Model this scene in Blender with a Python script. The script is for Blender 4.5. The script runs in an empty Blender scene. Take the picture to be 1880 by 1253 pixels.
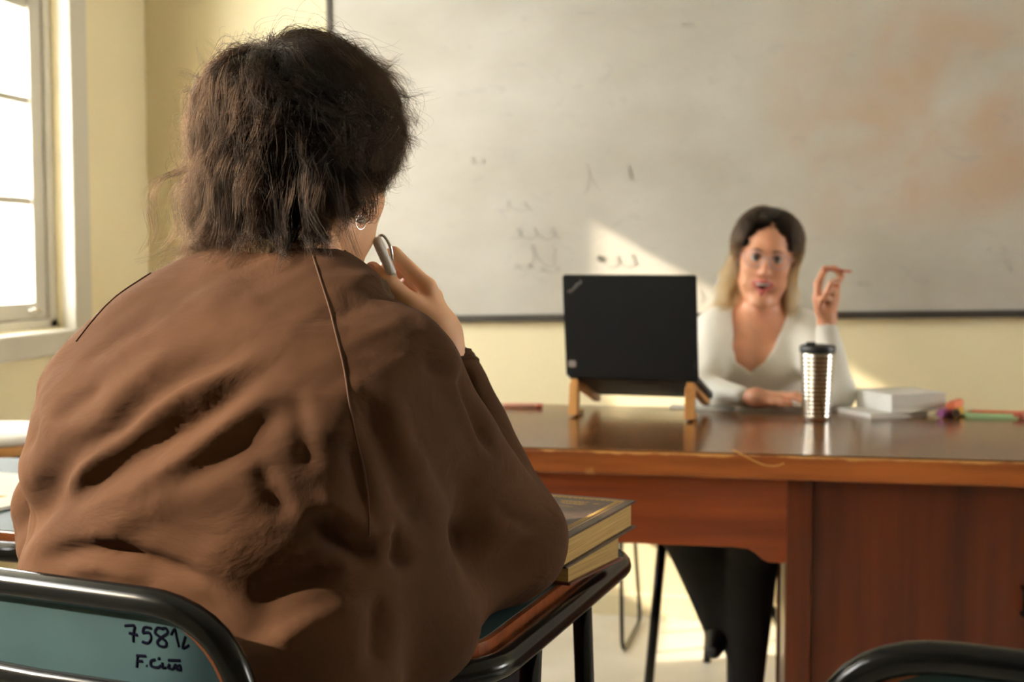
import bpy, bmesh, math, random
import numpy as np
from mathutils import Vector, Matrix
from mathutils.bvhtree import BVHTree
random.seed(7); RNG = np.random.default_rng(7)
SC = bpy.context.scene
COL = SC.collection
# ------------------------------------------------------------------ camera
FPX = 2350.0; PSI = math.radians(10.4); TH = math.radians(3.69); CH = 1.13
FV = np.array([-math.sin(PSI)*math.cos(TH), math.cos(PSI)*math.cos(TH), -math.sin(TH)])
RV = np.array([math.cos(PSI), math.sin(PSI), 0.0]); UV = np.cross(RV, FV)
CAM = np.array([0.0, 0.0, CH])
def ray(x, y): return FV + (x-940)/FPX*RV + (626.5-y)/FPX*UV
def PX(x, y, d): return CAM + d*ray(x, y)
def atz(x, y, z): v = ray(x, y); return CAM + v*(z-CH)/v[2]
def aty(x, y, Y): v = ray(x, y); return CAM + v*Y/v[1]
def cw(u, w, z=0.0):            # metres right of / ahead of the viewer, height
    return np.array([u*math.cos(PSI)-w*math.sin(PSI), u*math.sin(PSI)+w*math.cos(PSI), z])
cam = bpy.data.cameras.new('camera'); camo = bpy.data.objects.new('camera', cam); COL.objects.link(camo)
cam.sensor_width = 36; cam.lens = FPX/1880*36; cam.clip_start = .05
M = Matrix((RV, UV, -FV)).transposed().to_4x4(); M.translation = Vector(CAM); camo.matrix_world = M
cam.dof.use_dof = True; cam.dof.focus_distance = 1.26; cam.dof.aperture_fstop = 6.3
SC.camera = camo
# ------------------------------------------------------------------ world, sun, exposure
SC.view_settings.view_transform = 'Standard'; SC.view_settings.look = 'None'
SC.view_settings.exposure = 0.12; SC.view_settings.gamma = 1; SC.view_settings.use_curve_mapping = False
W = bpy.data.worlds.new('sky'); SC.world = W; W.use_nodes = True
bg = W.node_tree.nodes['Background']; bg.inputs[0].default_value = (1.0, .985, .94, 1); bg.inputs[1].default_value = 29.0
WINS = [('window_1', 2.70, 3.45, .93, 2.245), ('fill_window_3', .98, 2.40, .93, 2.5), ('window_2', .22, .86, 1.42, 2.30)]  # middle one added unseen for fill; last one sized to pass the sun
XL, XR, YB, YF, ZC = -1.97, 5.4, -5.0, 4.0, 3.3
sun = bpy.data.lights.new('low_sun', 'SUN'); sun.energy = 10.5; sun.angle = math.radians(.9); sun.color = (1, .84, .62)
so = bpy.data.objects.new('low_sun', sun); COL.objects.link(so); so.location = (-6, -1, 5)
so.rotation_euler = Vector((.85, .349, -.485)).to_track_quat('-Z', 'Y').to_euler()

# ------------------------------------------------------------------ helpers
def mat(name, col, rough=.6, metal=0.0, **k):
    m = bpy.data.materials.new(name); m.use_nodes = True
    b = m.node_tree.nodes['Principled BSDF']
    b.inputs['Base Color'].default_value = (*col, 1); b.inputs['Roughness'].default_value = rough
    b.inputs['Metallic'].default_value = metal
    for kk, v in k.items(): b.inputs[kk.replace('_', ' ')].default_value = v
    return m
def N(m, t, **k):
    n = m.node_tree.nodes.new(t)
    for a, v in k.items():
        if a.startswith('i_'): n.inputs[a[2:].replace('_', ' ')].default_value = v
        else: setattr(n, a, v)
    return n
def L(m, a, ao, b, bi): m.node_tree.links.new(a.outputs[ao], b.inputs[bi])
def noisy(m, c1, c2, scale=4, stretch=(1, 1, 1), detail=5, lo=.35, hi=.65, bump=0.0, bscale=None, dist=.01, rot=(0, 0, 0)):
    b = m.node_tree.nodes['Principled BSDF']
    tc = N(m, 'ShaderNodeTexCoord'); mp = N(m, 'ShaderNodeMapping'); mp.inputs['Scale'].default_value = stretch
    mp.inputs['Rotation'].default_value = rot
    L(m, tc, 'Object', mp, 'Vector')
    nz = N(m, 'ShaderNodeTexNoise', i_Scale=scale, i_Detail=detail); L(m, mp, 0, nz, 'Vector')
    r = N(m, 'ShaderNodeValToRGB'); r.color_ramp.elements[0].position = lo; r.color_ramp.elements[1].position = hi
    r.color_ramp.elements[0].color = (*c1, 1); r.color_ramp.elements[1].color = (*c2, 1)
    L(m, nz, 'Fac', r, 0); L(m, r, 0, b, 'Base Color')
    if bump:
        n2 = N(m, 'ShaderNodeTexNoise', i_Scale=bscale or scale*3, i_Detail=4); L(m, mp, 0, n2, 'Vector')
        bp = N(m, 'ShaderNodeBump', i_Strength=bump, i_Distance=dist); L(m, n2, 'Fac', bp, 'Height'); L(m, bp, 0, b, 'Normal')
    return nz, r, mp, b
def srgb(r, g, b):
    f = lambda c: ((c/255+.055)/1.055)**2.4 if c > 10 else c/255/12.92
    return (f(r), f(g), f(b))
def link(name, me, m=None, parent=None, smooth=True):
    o = bpy.data.objects.new(name, me); COL.objects.link(o)
    if m is not None:
        for x in (m if isinstance(m, (list, tuple)) else [m]): me.materials.append(x)
    if parent is not None: o.parent = parent
    if smooth and hasattr(me, 'polygons'): me.polygons.foreach_set('use_smooth', [True]*len(me.polygons))
    return o
def props(o, label=None, cat=None, group=None, kind=None):
    for k, v in (('label', label), ('category', cat), ('group', group), ('kind', kind)):
        if v: o[k] = v
    return o
def thing(name, label, cat, group=None, loc=(0, 0, 0), rz=0):
    o = bpy.data.objects.new(name, None); COL.objects.link(o); o.location = loc; o.rotation_euler = (0, 0, rz)
    o.empty_display_size = .05
    return props(o, label, cat, group)
def obj(name, bm, m, parent=None, smooth=False):
    bmesh.ops.recalc_face_normals(bm, faces=bm.faces)
    me = bpy.data.meshes.new(name); bm.to_mesh(me); bm.free(); return link(name, me, m, parent, smooth)
def box(bm, x0, x1, y0, y1, z0, z1, bev=0.0, seg=2, mtx=None):
    b2 = bmesh.new(); bmesh.ops.create_cube(b2, size=1)
    for v in b2.verts: v.co = Vector(((x0+x1)/2+v.co.x*(x1-x0), (y0+y1)/2+v.co.y*(y1-y0), (z0+z1)/2+v.co.z*(z1-z0)))
    if bev: bmesh.ops.bevel(b2, geom=b2.edges[:], offset=bev, segments=seg, profile=.5, affect='EDGES')
    if mtx is not None: bmesh.ops.transform(b2, matrix=mtx, verts=b2.verts)
    me = bpy.data.meshes.new('t'); b2.to_mesh(me); b2.free(); bm.from_mesh(me); bpy.data.meshes.remove(me); return bm
def B(*a, **k): return box(bmesh.new(), *a, **k)
def tube(bm, pts, r, seg=12, closed=False, cap=True, flat=None):
    pts = [Vector(p) for p in pts]; n = len(pts); rings = []
    rr = r if hasattr(r, '__len__') else [r]*n
    up = None
    for i, p in enumerate(pts):
        a = pts[(i-1) % n] if (closed or i > 0) else p; b = pts[(i+1) % n] if (closed or i < n-1) else p
        t = (b-a).normalized()
        if up is None:
            up = Vector((0, 0, 1)) if abs(t.z) < .9 else Vector((0, 1, 0))
        s = t.cross(up).normalized(); up = s.cross(t).normalized()
        rings.append([bm.verts.new(p+(s*math.cos(q)+up*math.sin(q)*(flat or 1))*rr[i]) for q in [2*math.pi*k/seg for k in range(seg)]])
    for i in range(n if closed else n-1):
        A, C = rings[i], rings[(i+1) % n]
        for k in range(seg): bm.faces.new((A[k], A[(k+1) % seg], C[(k+1) % seg], C[k]))
    if cap and not closed: bm.faces.new(rings[0]); bm.faces.new(rings[-1][::-1])
    return bm
def smooth_path(pts, n=8, closed=False):
    P = [np.array(p, float) for p in pts]; m = len(P); out = []
    for i in range(m if closed else m-1):
        if closed: p0, p1, p2, p3 = P[i-1], P[i], P[(i+1) % m], P[(i+2) % m]
        else: p0, p1, p2, p3 = P[max(i-1, 0)], P[i], P[i+1], P[min(i+2, m-1)]
        for k in range(n):
            t = k/n
            out.append(.5*((2*p1)+(-p0+p2)*t+(2*p0-5*p1+4*p2-p3)*t*t+(-p0+3*p1-3*p2+p3)*t**3))
    if not closed: out.append(P[-1])
    return out
def fillet(pts, rad, n=6, closed=False):
    P = [np.array(p, float) for p in pts]; out = []; m = len(P)
    for i in range(m):
        if not closed and i in (0, m-1): out.append(P[i]); continue
        a, p, b = P[i-1], P[i], P[(i+1) % m]
        r_ = rad[i] if hasattr(rad, '__len__') else rad
        if r_ <= 0: out.append(p); continue
        A = p+(a-p)/np.linalg.norm(a-p)*r_; Bq = p+(b-p)/np.linalg.norm(b-p)*r_
        for k in range(n+1):
            t = k/n; out.append((1-t)**2*A+2*t*(1-t)*p+t*t*Bq)
    return out
def lathe(bm, prof, seg=32, c=(0, 0, 0)):
    rings = [[bm.verts.new((c[0]+r_*math.cos(2*math.pi*k/seg), c[1]+r_*math.sin(2*math.pi*k/seg), c[2]+z)) for k in range(seg)] for r_, z in prof]
    for A, C in zip(rings, rings[1:]):
        for k in range(seg): bm.faces.new((A[k], A[(k+1) % seg], C[(k+1) % seg], C[k]))
    bm.faces.new(rings[0][::-1]); bm.faces.new(rings[-1]); return bm
def prism(bm, outline, z0, z1, mtx=None):      # outline in xy
    a = [bm.verts.new((x, y, z0)) for x, y in outline]; b = [bm.verts.new((x, y, z1)) for x, y in outline]
    n = len(a); bm.faces.new(a[::-1]); bm.faces.new(b)
    for k in range(n): bm.faces.new((a[k], a[(k+1) % n], b[(k+1) % n], b[k]))
    if mtx is not None: bmesh.ops.transform(bm, matrix=mtx, verts=a+b)
    return bm
def rrect(x0, x1, y0, y1, r, n=5):
    out = []
    for cx, cy, a0 in ((x1-r, y0+r, -90), (x1-r, y1-r, 0), (x0+r, y1-r, 90), (x0+r, y0+r, 180)):
        for k in range(n+1):
            a = math.radians(a0+90*k/n); out.append((cx+r*math.cos(a), cy+r*math.sin(a)))
    return out
def frameM(o, x, y, z):
    m = Matrix.Identity(4)
    for i, a in enumerate((x, y, z)):
        for j in range(3): m[j][i] = a[j]
    for j in range(3): m[j][3] = o[j]
    return m

# ------------------------------------------------------------------ organic surfaces: distance fields turned into meshes
def cone_(a, b, ra, rb):
    a = np.array(a, float); b = np.array(b, float); ab = b-a; L2 = ab@ab+1e-12
    def g(p):
        t = np.clip(((p-a)@ab)/L2, 0, 1)
        return np.linalg.norm(p-a-t[:, None]*ab, axis=1)-(ra+(rb-ra)*t)
    return g
def ball(c, r): return cone_(c, c, r, r)
def ell(c, rad, R=None):
    c = np.array(c, float); rad = np.array(rad, float)
    def g(p):
        q = p-c
        if R is not None: q = q@R          # R columns are the axes
        k0 = np.linalg.norm(q/rad, axis=1); k1 = np.linalg.norm(q/rad**2, axis=1)+1e-9
        return k0*(k0-1)/k1
    return g
def smin(a, b, k):
    h = np.clip(.5+.5*(b-a)/k, 0, 1); return b+(a-b)*h-k*h*(1-h)
def smax(a, b, k): return -smin(-a, -b, k)
def union(fs, k=.02):
    def g(p):
        d = fs[0](p)
        for f in fs[1:]:
            kk = k
            if isinstance(f, tuple): f, kk = f
            d = smin(d, f(p), kk)
        return d
    return g
def carve(f, s, k=.004): return lambda p: smax(f(p), -s(p), k)
def local(f, O, R, s=1.0):
    O = np.array(O, float); return lambda p: f(((p-O)@R)/s)*s
def nets(f, lo, hi, h):
    lo = np.array(lo, float); hi = np.array(hi, float)
    n = (np.ceil((hi-lo)/h/4).astype(int)*4)+4
    nc = n//4+1
    gx = [lo[i]+np.arange(nc[i])*4*h for i in range(3)]
    G = np.stack(np.meshgrid(*gx, indexing='ij'), -1).reshape(-1, 3)
    C = f(G).reshape(nc)
    up = C.repeat(4, 0).repeat(4, 1).repeat(4, 2)
    up = up[:n[0], :n[1], :n[2]].copy()
    act = np.abs(C) < 4*h*2.9
    a = act.copy()
    a = a.repeat(4, 0).repeat(4, 1).repeat(4, 2)[:n[0], :n[1], :n[2]]
    idx = np.argwhere(a)
    for s in range(0, len(idx), 400000):
        I = idx[s:s+400000]; up[I[:, 0], I[:, 1], I[:, 2]] = f(lo+I*h)
    v = up; s_ = v < 0
    cnt = np.zeros(np.array(v.shape)-1, np.int8)
    for dx in (0, 1):
        for dy in (0, 1):
            for dz in (0, 1): cnt += s_[dx:dx+cnt.shape[0], dy:dy+cnt.shape[1], dz:dz+cnt.shape[2]]
    cells = np.argwhere((cnt > 0) & (cnt < 8))
    cid = -np.ones(cnt.shape, np.int64); cid[tuple(cells.T)] = np.arange(len(cells))
    acc = np.zeros((len(cells), 3)); ct = np.zeros(len(cells))
    cor = [np.array(c) for c in ((0,0,0),(1,0,0),(0,1,0),(1,1,0),(0,0,1),(1,0,1),(0,1,1),(1,1,1))]
    V = [v[tuple((cells+c).T)] for c in cor]
    for i in range(8):
        for j in range(i+1, 8):
            if np.abs(cor[i]-cor[j]).sum() == 1:
                m = (V[i] < 0) != (V[j] < 0)
                t = V[i][m]/(V[i][m]-V[j][m])
                acc[m] += cor[i]+t[:, None]*(cor[j]-cor[i]); ct[m] += 1
    P = lo+(cells+acc/ct[:, None])*h
    F = []
    for ax in range(3):
        o1, o2 = [(1, 2), (2, 0), (0, 1)][ax]
        sl = [slice(None)]*3; sl2 = [slice(None)]*3; sl[ax] = slice(0, -1); sl2[ax] = slice(1, None)
        A = s_[tuple(sl)]; Bq = s_[tuple(sl2)]
        e = np.argwhere(A != Bq)
        e = e[(e[:, o1] > 0) & (e[:, o2] > 0) & (e[:, o1] < cnt.shape[o1]) & (e[:, o2] < cnt.shape[o2])]
        e1 = np.zeros(3, int); e1[o1] = 1; e2 = np.zeros(3, int); e2[o2] = 1
        q = np.stack([cid[tuple((e-e1-e2).T)], cid[tuple((e-e2).T)], cid[tuple(e.T)], cid[tuple((e-e1).T)]], 1)
        ins = A[tuple(e.T)]
        q[~ins] = q[~ins][:, ::-1]
        F.append(q[(q >= 0).all(1)])
    return P, np.concatenate(F)
def npmesh(name, P, F):
    me = bpy.data.meshes.new(name)
    me.vertices.add(len(P)); me.vertices.foreach_set('co', np.asarray(P, np.float32).ravel())
    k = F.shape[1]; me.loops.add(len(F)*k); me.loops.foreach_set('vertex_index', F.astype(np.int32).ravel())
    me.polygons.add(len(F)); me.polygons.foreach_set('loop_start', np.arange(0, len(F)*k, k, dtype=np.int32))
    me.update(calc_edges=True); return me
def vnormals(P, F):
    n = np.cross(P[F[:, 2]]-P[F[:, 0]], P[F[:, 3]]-P[F[:, 1]]); out = np.zeros_like(P)
    for k in range(4): np.add.at(out, F[:, k], n)
    return out/(np.linalg.norm(out, axis=1)[:, None]+1e-12)
def relax(P, F, it=2, lam=.5):
    for _ in range(it):
        acc = np.zeros_like(P); ct = np.zeros(len(P))
        for k in range(4):
            np.add.at(acc, F[:, k], P[F[:, (k+1) % 4]]); np.add.at(ct, F[:, k], 1)
        P = P+lam*(acc/np.maximum(ct, 1)[:, None]-P)
    return P
def proj(P):
    q = P-CAM; d = q@FV; return 940+FPX*(q@RV)/d, 626.5-FPX*(q@UV)/d, d
def joinPF(L_):
    Ps, Fs, o = [], [], 0
    for P, F in L_: Ps.append(P); Fs.append(F+o); o += len(P)
    return np.concatenate(Ps), np.concatenate(Fs)

# ------------------------------------------------------------------ materials
m_wall = mat('yellow_plaster', (.90, .80, .53), .85); noisy(m_wall, (.88, .78, .51), (.92, .82, .55), 1.5, lo=.3, hi=.7, bump=.15, bscale=60)
m_white = mat('white_gloss_paint', (.66, .62, .52), .45); noisy(m_white, (.58, .54, .44), (.68, .64, .54), 3, (1, 1, .3), bump=.1, bscale=30)
m_ceil = mat('ceiling_paint', (.45, .42, .34), .9)
m_floor = mat('pale_terrazzo', (.7, .65, .52), .35); noisy(m_floor, (.68, .64, .53), (.88, .84, .73), 3, lo=.3, hi=.7)
def wood(name, c1, c2, rough=.35, axis=0, scale=6, coat=.3):
    m = mat(name, c1, rough); st = [14, 14, 14]; st[axis] = 1.2
    noisy(m, c1, c2, scale, tuple(st), detail=6, lo=.3, hi=.72, bump=.08, bscale=scale*2)
    m.node_tree.nodes['Principled BSDF'].inputs['Coat Weight'].default_value = coat
    m.node_tree.nodes['Principled BSDF'].inputs['Coat Roughness'].default_value = .15
    return m
m_desk_x = wood('varnished_mahogany_rail', srgb(122, 52, 22), srgb(178, 88, 40), .38, 0, 1.6)
m_desk_z = wood('varnished_mahogany_panel', srgb(74, 26, 5), srgb(118, 48, 12), .38, 2, 1.6)
m_desk_top = wood('varnished_mahogany_top', srgb(84, 48, 20), srgb(124, 78, 36), .24, 0, 1.0, .6)
m_black = mat('black_enamel', (.006, .007, .008), .2, 0, Specular_IOR_Level=.28)
m_teal = mat('teal_laminate', srgb(44, 74, 80), .6, 0, Specular_IOR_Level=.3); noisy(m_teal, srgb(36, 60, 66), srgb(48, 74, 78), 6, bump=.05)
m_ply = wood('orange_plywood_edge', srgb(120, 58, 22), srgb(168, 88, 36), .4, 0, 3)
m_ink = mat('black_marker_ink', (.004, .004, .01), 1.0, 0, Specular_IOR_Level=0.0)
m_bamboo = wood('bamboo', srgb(178, 120, 56), srgb(214, 156, 84), .5, 2, 3, .1)
m_laptop = mat('black_laptop_shell', (.010, .012, .015), .5, 0, Specular_IOR_Level=.25)
m_rubber = mat('black_plastic', (.01, .012, .015), .4)
m_steel = mat('brushed_steel', (.62, .59, .54), .22, 1.0)
m_chrome = mat('chrome', (.8, .8, .8), .12, 1.0)
m_logo = mat('silver_print', (.42, .38, .38), .4)
m_logor = mat('red_print', (.35, .06, .05), .4)
m_paper = mat('white_paper', (.82, .80, .74), .8)
m_pages = mat('page_edges', srgb(196, 168, 112), .8)
def pages(m, c1, c2):
    noisy(m, c1, c2, 3, (2, 2, 260), lo=.35, hi=.65, bump=.15, bscale=3, dist=.001)
pages(m_pages, srgb(156, 124, 68), srgb(192, 160, 98))
m_pages_w = mat('white_page_edges', (.8, .78, .7), .8); pages(m_pages_w, (.62, .6, .52), (.82, .8, .72))

# ------------------------------------------------------------------ room shell
def struct(name, bm, m, parent=None): return props(obj(name, bm, m, parent), kind=None if parent else 'structure')
struct('floor', B(XL-.2, XR+.2, YB-.2, YF+.2, -.1, 0), m_floor)
struct('ceiling', B(XL-.2, XR+.2, YB-.2, YF+.2, ZC, ZC+.1), m_ceil)
struct('wall_back', B(XL-.2, XR+.2, YF, YF+.2, 0, ZC), m_wall)
m_dim = mat('bounce_cutting_plaster', (.30, .22, .11), .9)  # unseen walls darkened to cut bounce light on the student
struct('wall_front', B(XL-.2, XR+.2, YB-.2, YB, 0, ZC), m_dim)
bm = B(XR, XR+.2, YB, 2.4, 0, ZC); box(bm, XR, XR+.2, 3.6, YF, 0, ZC); box(bm, XR, XR+.2, 2.4, 3.6, 0, 1.1); box(bm, XR, XR+.2, 2.4, 3.6, 2.5, ZC)
struct('wall_right', bm, m_dim)
w4 = B(XR-.01, XR+.21, 2.4, 2.45, 1.1, 2.5); box(w4, XR-.01, XR+.21, 3.55, 3.6, 1.1, 2.5); box(w4, XR-.01, XR+.21, 2.45, 3.55, 1.1, 1.15); box(w4, XR-.01, XR+.21, 2.45, 3.55, 2.45, 2.5); box(w4, XR+.05, XR+.1, 2.98, 3.02, 1.15, 2.45)
struct('fill_window_4', w4, m_white)  # unseen window, added to even out light along the back wall
bm = bmesh.new(); ys = [YB]+[v for w in sorted(WINS, key=lambda w: w[1]) for v in w[1:3]]+[YF]
for i in range(0, len(ys), 2): box(bm, XL-.2, XL, ys[i], ys[i+1], 0, ZC)
for n, y0, y1, z0, z1 in WINS:
    box(bm, XL-.2, XL, y0, y1, 0, z0); box(bm, XL-.2, XL, y0, y1, z1, ZC)
struct('wall_left', bm, m_wall)
struct('baseboard_back', B(XL, XR, YF-.012, YF, 0, .07, bev=.003), m_wall)
# window glass: clear sheet that mirrors a little at grazing angles
m_glass = bpy.data.materials.new('window_glass'); m_glass.use_nodes = True; nt = m_glass.node_tree; nt.nodes.clear()
o_ = N(m_glass, 'ShaderNodeOutputMaterial'); mx = N(m_glass, 'ShaderNodeMixShader'); tr = N(m_glass, 'ShaderNodeBsdfTransparent'); gl = N(m_glass, 'ShaderNodeBsdfGlossy', i_Roughness=.02)
mx.inputs[0].default_value = .05; L(m_glass, tr, 0, mx, 1); L(m_glass, gl, 0, mx, 2); L(m_glass, mx, 0, o_, 0)
def window(name, y0, y1, WZ0, WZ1):
    w = bpy.data.objects.new(name, None); COL.objects.link(w); w.location = (XL, (y0+y1)/2, WZ0); w['kind'] = 'structure'
    hw = (y1-y0)/2; h = WZ1-WZ0
    bm = bmesh.new()       # outer casing with two steps
    for a, b in ((-hw-.13, -hw), (hw, hw+.13)):
        box(bm, -.005, .022, a, b, -.06, h+.1, bev=.004)
    for a, b in ((-hw-.05, -hw+.005), (hw-.005, hw+.05)): box(bm, .018, .042, a, b, -.02, h+.05, bev=.004)
    box(bm, -.005, .03, -hw-.13, hw+.13, h, h+.13, bev=.004)
    obj('casing', bm, m_white, w)
    bm = bmesh.new()
    box(bm, -.2, -.02, -hw, -hw+.035, 0, h, bev=.003); box(bm, -.2, -.02, hw-.035, hw, 0, h, bev=.003)
    box(bm, -.2, -.02, -hw, hw, h-.035, h, bev=.003); box(bm, -.2, -.02, -hw, hw, 0, .025, bev=.003)
    obj('window_frame', bm, m_white, w)
    obj('window_sill', B(-.02, .05, -hw-.15, hw+.15, -.075, -.005, bev=.006), m_white, w)
    for s in ((0,) if hw < .4 else (-1, 1)) if h > 1.2 else ():      # one or two casements (none in the small window, so the sun beam passes)
        a, b = (-hw+.037, hw-.037) if s == 0 else (-hw+.037, -.003) if s < 0 else (.003, hw-.037)
        sash = bmesh.new()
        st = .062
        box(sash, -.075, -.03, a, a+st, .027, h-.037, bev=.004); box(sash, -.075, -.03, b-st, b, .027, h-.037, bev=.004)
        box(sash, -.075, -.03, a+st, b-st, .027, .075, bev=.004); box(sash, -.075, -.03, a+st, b-st, h-.09, h-.037, bev=.004)
        so = obj('sash', sash, m_white, w)
        zs = [.075, .362, .645, .925, h-.09]
        for i, z in enumerate(zs[1:-1]):
            t = .022 if i != 2 else .05
            obj('glazing_bar', B(-.068, -.036, a+st, b-st, z-t/2, z+t/2, bev=.004), m_white, so)
        for z0, z1 in zip(zs, zs[1:]):
            obj('pane', B(-.054, -.050, a+st-.004, b-st+.004, z0, z1), m_glass, so)
    lt = bmesh.new(); box(lt, -.03, -.012, hw-.13, hw-.10, .045, .06, bev=.003); box(lt, -.014, -.006, hw-.16, hw-.10, .048, .056, bev=.002)
    obj('latch', lt, m_steel, w)
for w_ in WINS: window(*w_)
m_blind = bpy.data.materials.new('white_diffuser_blind'); m_blind.use_nodes = True; nt = m_blind.node_tree; nt.nodes.clear()
o_ = N(m_blind, 'ShaderNodeOutputMaterial'); mx = N(m_blind, 'ShaderNodeMixShader'); mx.inputs[0].default_value = .6; t1 = N(m_blind, 'ShaderNodeBsdfDiffuse', i_Color=(.8, .78, .7, 1)); t2 = N(m_blind, 'ShaderNodeBsdfTranslucent', i_Color=(.8, .78, .7, 1))
L(m_blind, t1, 0, mx, 1); L(m_blind, t2, 0, mx, 2); L(m_blind, mx, 0, o_, 0)
bl = thing('diffuser_blind', 'white blind added over an unseen window to diffuse the sun', 'blind', loc=(XL+.05, 1.69, .95))  # added blind: stops direct sun, lets soft fill through
obj('fabric', B(-.001, .001, -.745, .745, 0, 1.62), m_blind, bl); obj('bottom_bar', B(-.006, .006, -.745, .745, -.02, .003, bev=.003), m_white, bl)

# whiteboard, hung a little off level
bx0, bx1 = aty(620, 40, YF)[0], 3.1
bz = .965; bh = 1.32
wb = thing('whiteboard', 'large worn whiteboard with thin dark frame hanging on the yellow wall', 'whiteboard', loc=((bx0+bx1)/2, YF-.012, bz+.012)); wb.rotation_euler = (0, math.radians(-1.0), 0)
hw = (bx1-bx0)/2
m_board = mat('stained_enamel_board', (.72, .69, .62), .32); b = m_board.node_tree.nodes['Principled BSDF']
tc = N(m_board, 'ShaderNodeTexCoord')
def ramp(m, src, out, p0, c0, p1, c1):
    r_ = N(m, 'ShaderNodeValToRGB'); r_.color_ramp.elements[0].position = p0; r_.color_ramp.elements[1].position = p1
    r_.color_ramp.elements[0].color = (*c0, 1); r_.color_ramp.elements[1].color = (*c1, 1); L(m, src, out, r_, 0); return r_
n1 = N(m_board, 'ShaderNodeTexNoise', i_Scale=2.2, i_Detail=5); mp1 = N(m_board, 'ShaderNodeMapping'); mp1.inputs['Scale'].default_value = (1, 1, 1.6); L(m_board, tc, 'Object', mp1, 0); L(m_board, mp1, 0, n1, 0)
base = ramp(m_board, n1, 'Fac', .32, (.47, .445, .385), .68, (.60, .58, .525))
# the reddish wiped patch towards the right half of the board
sep = N(m_board, 'ShaderNodeSeparateXYZ'); n2 = N(m_board, 'ShaderNodeTexNoise', i_Scale=4.0, i_Detail=4, i_Distortion=.4); L(m_board, tc, 'Object', sep, 0); L(m_board, tc, 'Object', n2, 0)
def band(out, a, b_, soft):
    s1 = N(m_board, 'ShaderNodeMapRange', interpolation_type='SMOOTHSTEP'); s1.inputs[1].default_value = a-soft; s1.inputs[2].default_value = a+soft; L(m_board, sep, out, s1, 0)
    s2 = N(m_board, 'ShaderNodeMapRange', interpolation_type='SMOOTHSTEP'); s2.inputs[1].default_value = b_+soft; s2.inputs[2].default_value = b_-soft; L(m_board, sep, out, s2, 0)
    q = N(m_board, 'ShaderNodeMath', operation='MULTIPLY'); L(m_board, s1, 0, q, 0); L(m_board, s2, 0, q, 1); return q
xm = (bx0+bx1)/2
bX = band('X', .12-xm, 1.5-xm, .16); bZ = band('Z', .26, .92, .12)
q1 = N(m_board, 'ShaderNodeMath', operation='MULTIPLY'); L(m_board, bX, 0, q1, 0); L(m_board, bZ, 0, q1, 1)
r2 = ramp(m_board, n2, 'Fac', .33, (0, 0, 0), .68, (1, 1, 1)); q2 = N(m_board, 'ShaderNodeMath', operation='MULTIPLY'); L(m_board, q1, 0, q2, 0); L(m_board, r2, 0, q2, 1)
q3 = N(m_board, 'ShaderNodeMath', operation='MULTIPLY'); q3.inputs[1].default_value = .85; L(m_board, q2, 0, q3, 0)
mixr = N(m_board, 'ShaderNodeMixRGB'); L(m_board, q3, 0, mixr, 0); L(m_board, base, 0, mixr, 1); mixr.inputs[2].default_value = (.52, .36, .25, 1)
# wiped-ink smears and scribble ghosts
n3 = N(m_board, 'ShaderNodeTexNoise', i_Scale=9, i_Detail=6, i_Distortion=1.5); mp3 = N(m_board, 'ShaderNodeMapping'); mp3.inputs['Scale'].default_value = (1, 1, 2.2); L(m_board, tc, 'Object', mp3, 0); L(m_board, mp3, 0, n3, 0)
r3 = ramp(m_board, n3, 'Fac', .60, (0, 0, 0), .85, (.45, .45, .45))
mixs = N(m_board, 'ShaderNodeMixRGB'); L(m_board, r3, 0, mixs, 0); L(m_board, mixr, 0, mixs, 1); mixs.inputs[2].default_value = (.33, .33, .36, 1)
L(m_board, mixs, 0, b, 'Base Color')
obj('writing_surface', B(-hw, hw, -.006, .006, 0, bh), m_board, wb)
m_frame = mat('dark_aluminium', (.10, .095, .09), .4, .6)
obj('frame_strip', B(-hw-.012, hw+.012, -.016, .01, -.018, .004, bev=.003), m_frame, wb)
obj('frame_strip', B(-hw-.012, hw+.012, -.016, .01, bh-.004, bh+.014, bev=.003), m_frame, wb)
obj('frame_strip', B(-hw-.014, -hw+.003, -.016, .01, -.01, bh+.01, bev=.003), m_frame, wb)
obj('frame_strip', B(hw-.003, hw+.014, -.016, .01, -.01, bh+.01, bev=.003), m_frame, wb)
m_ghost = mat('faded_marker', (.42, .41, .42), .6)
bm = bmesh.new()
Wi = Matrix.LocRotScale(wb.location, wb.rotation_euler.to_quaternion(), None).inverted()
def ghost(cx, cy, w_, h_, n, loops):
    pts = []
    for k in range(n):
        t = k/(n-1); pts.append((cx-w_/2+w_*t+random.uniform(-4, 4)+8*math.sin(loops*t*6.28), cy+h_*.5*math.sin(loops*t*6.28+1)+random.uniform(-2, 2)))
    P = [Wi @ Vector(aty(x, y, YF-.0185)) for x, y in pts]
    P = [Vector((p.x, -.0068, p.z)) for p in P]
    tube(bm, smooth_path(P, 4), .0016, 4, flat=.3)
for a in ((985, 430, 90, 22, 14, 3), (990, 470, 60, 40, 10, 1.5), (960, 490, 40, 10, 8, 2), (1010, 495, 50, 8, 8, 2), (880, 296, 26, 14, 8, 2), (1160, 318, 28, 30, 8, 1.3), (1080, 330, 50, 60, 9, 1),
          (950, 380, 60, 20, 10, 2), (1170, 15, 30, 10, 6, 2), (1262, 46, 24, 12, 6, 2), (1075, 25, 36, 8, 6, 2), (1690, 515, 40, 10, 8, 2), (1585, 520, 24, 8, 6, 2), (1830, 460, 50, 14, 8, 2), (1852, 490, 20, 20, 6, 1),
          (1150, 480, 60, 26, 9, 2), (1290, 545, 30, 24, 6, 1)): ghost(*a)
o = obj('faded_scribbles', bm, m_ghost, wb); o['kind'] = 'stuff'; o['label'] = 'faint wiped marker scribbles'
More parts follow.
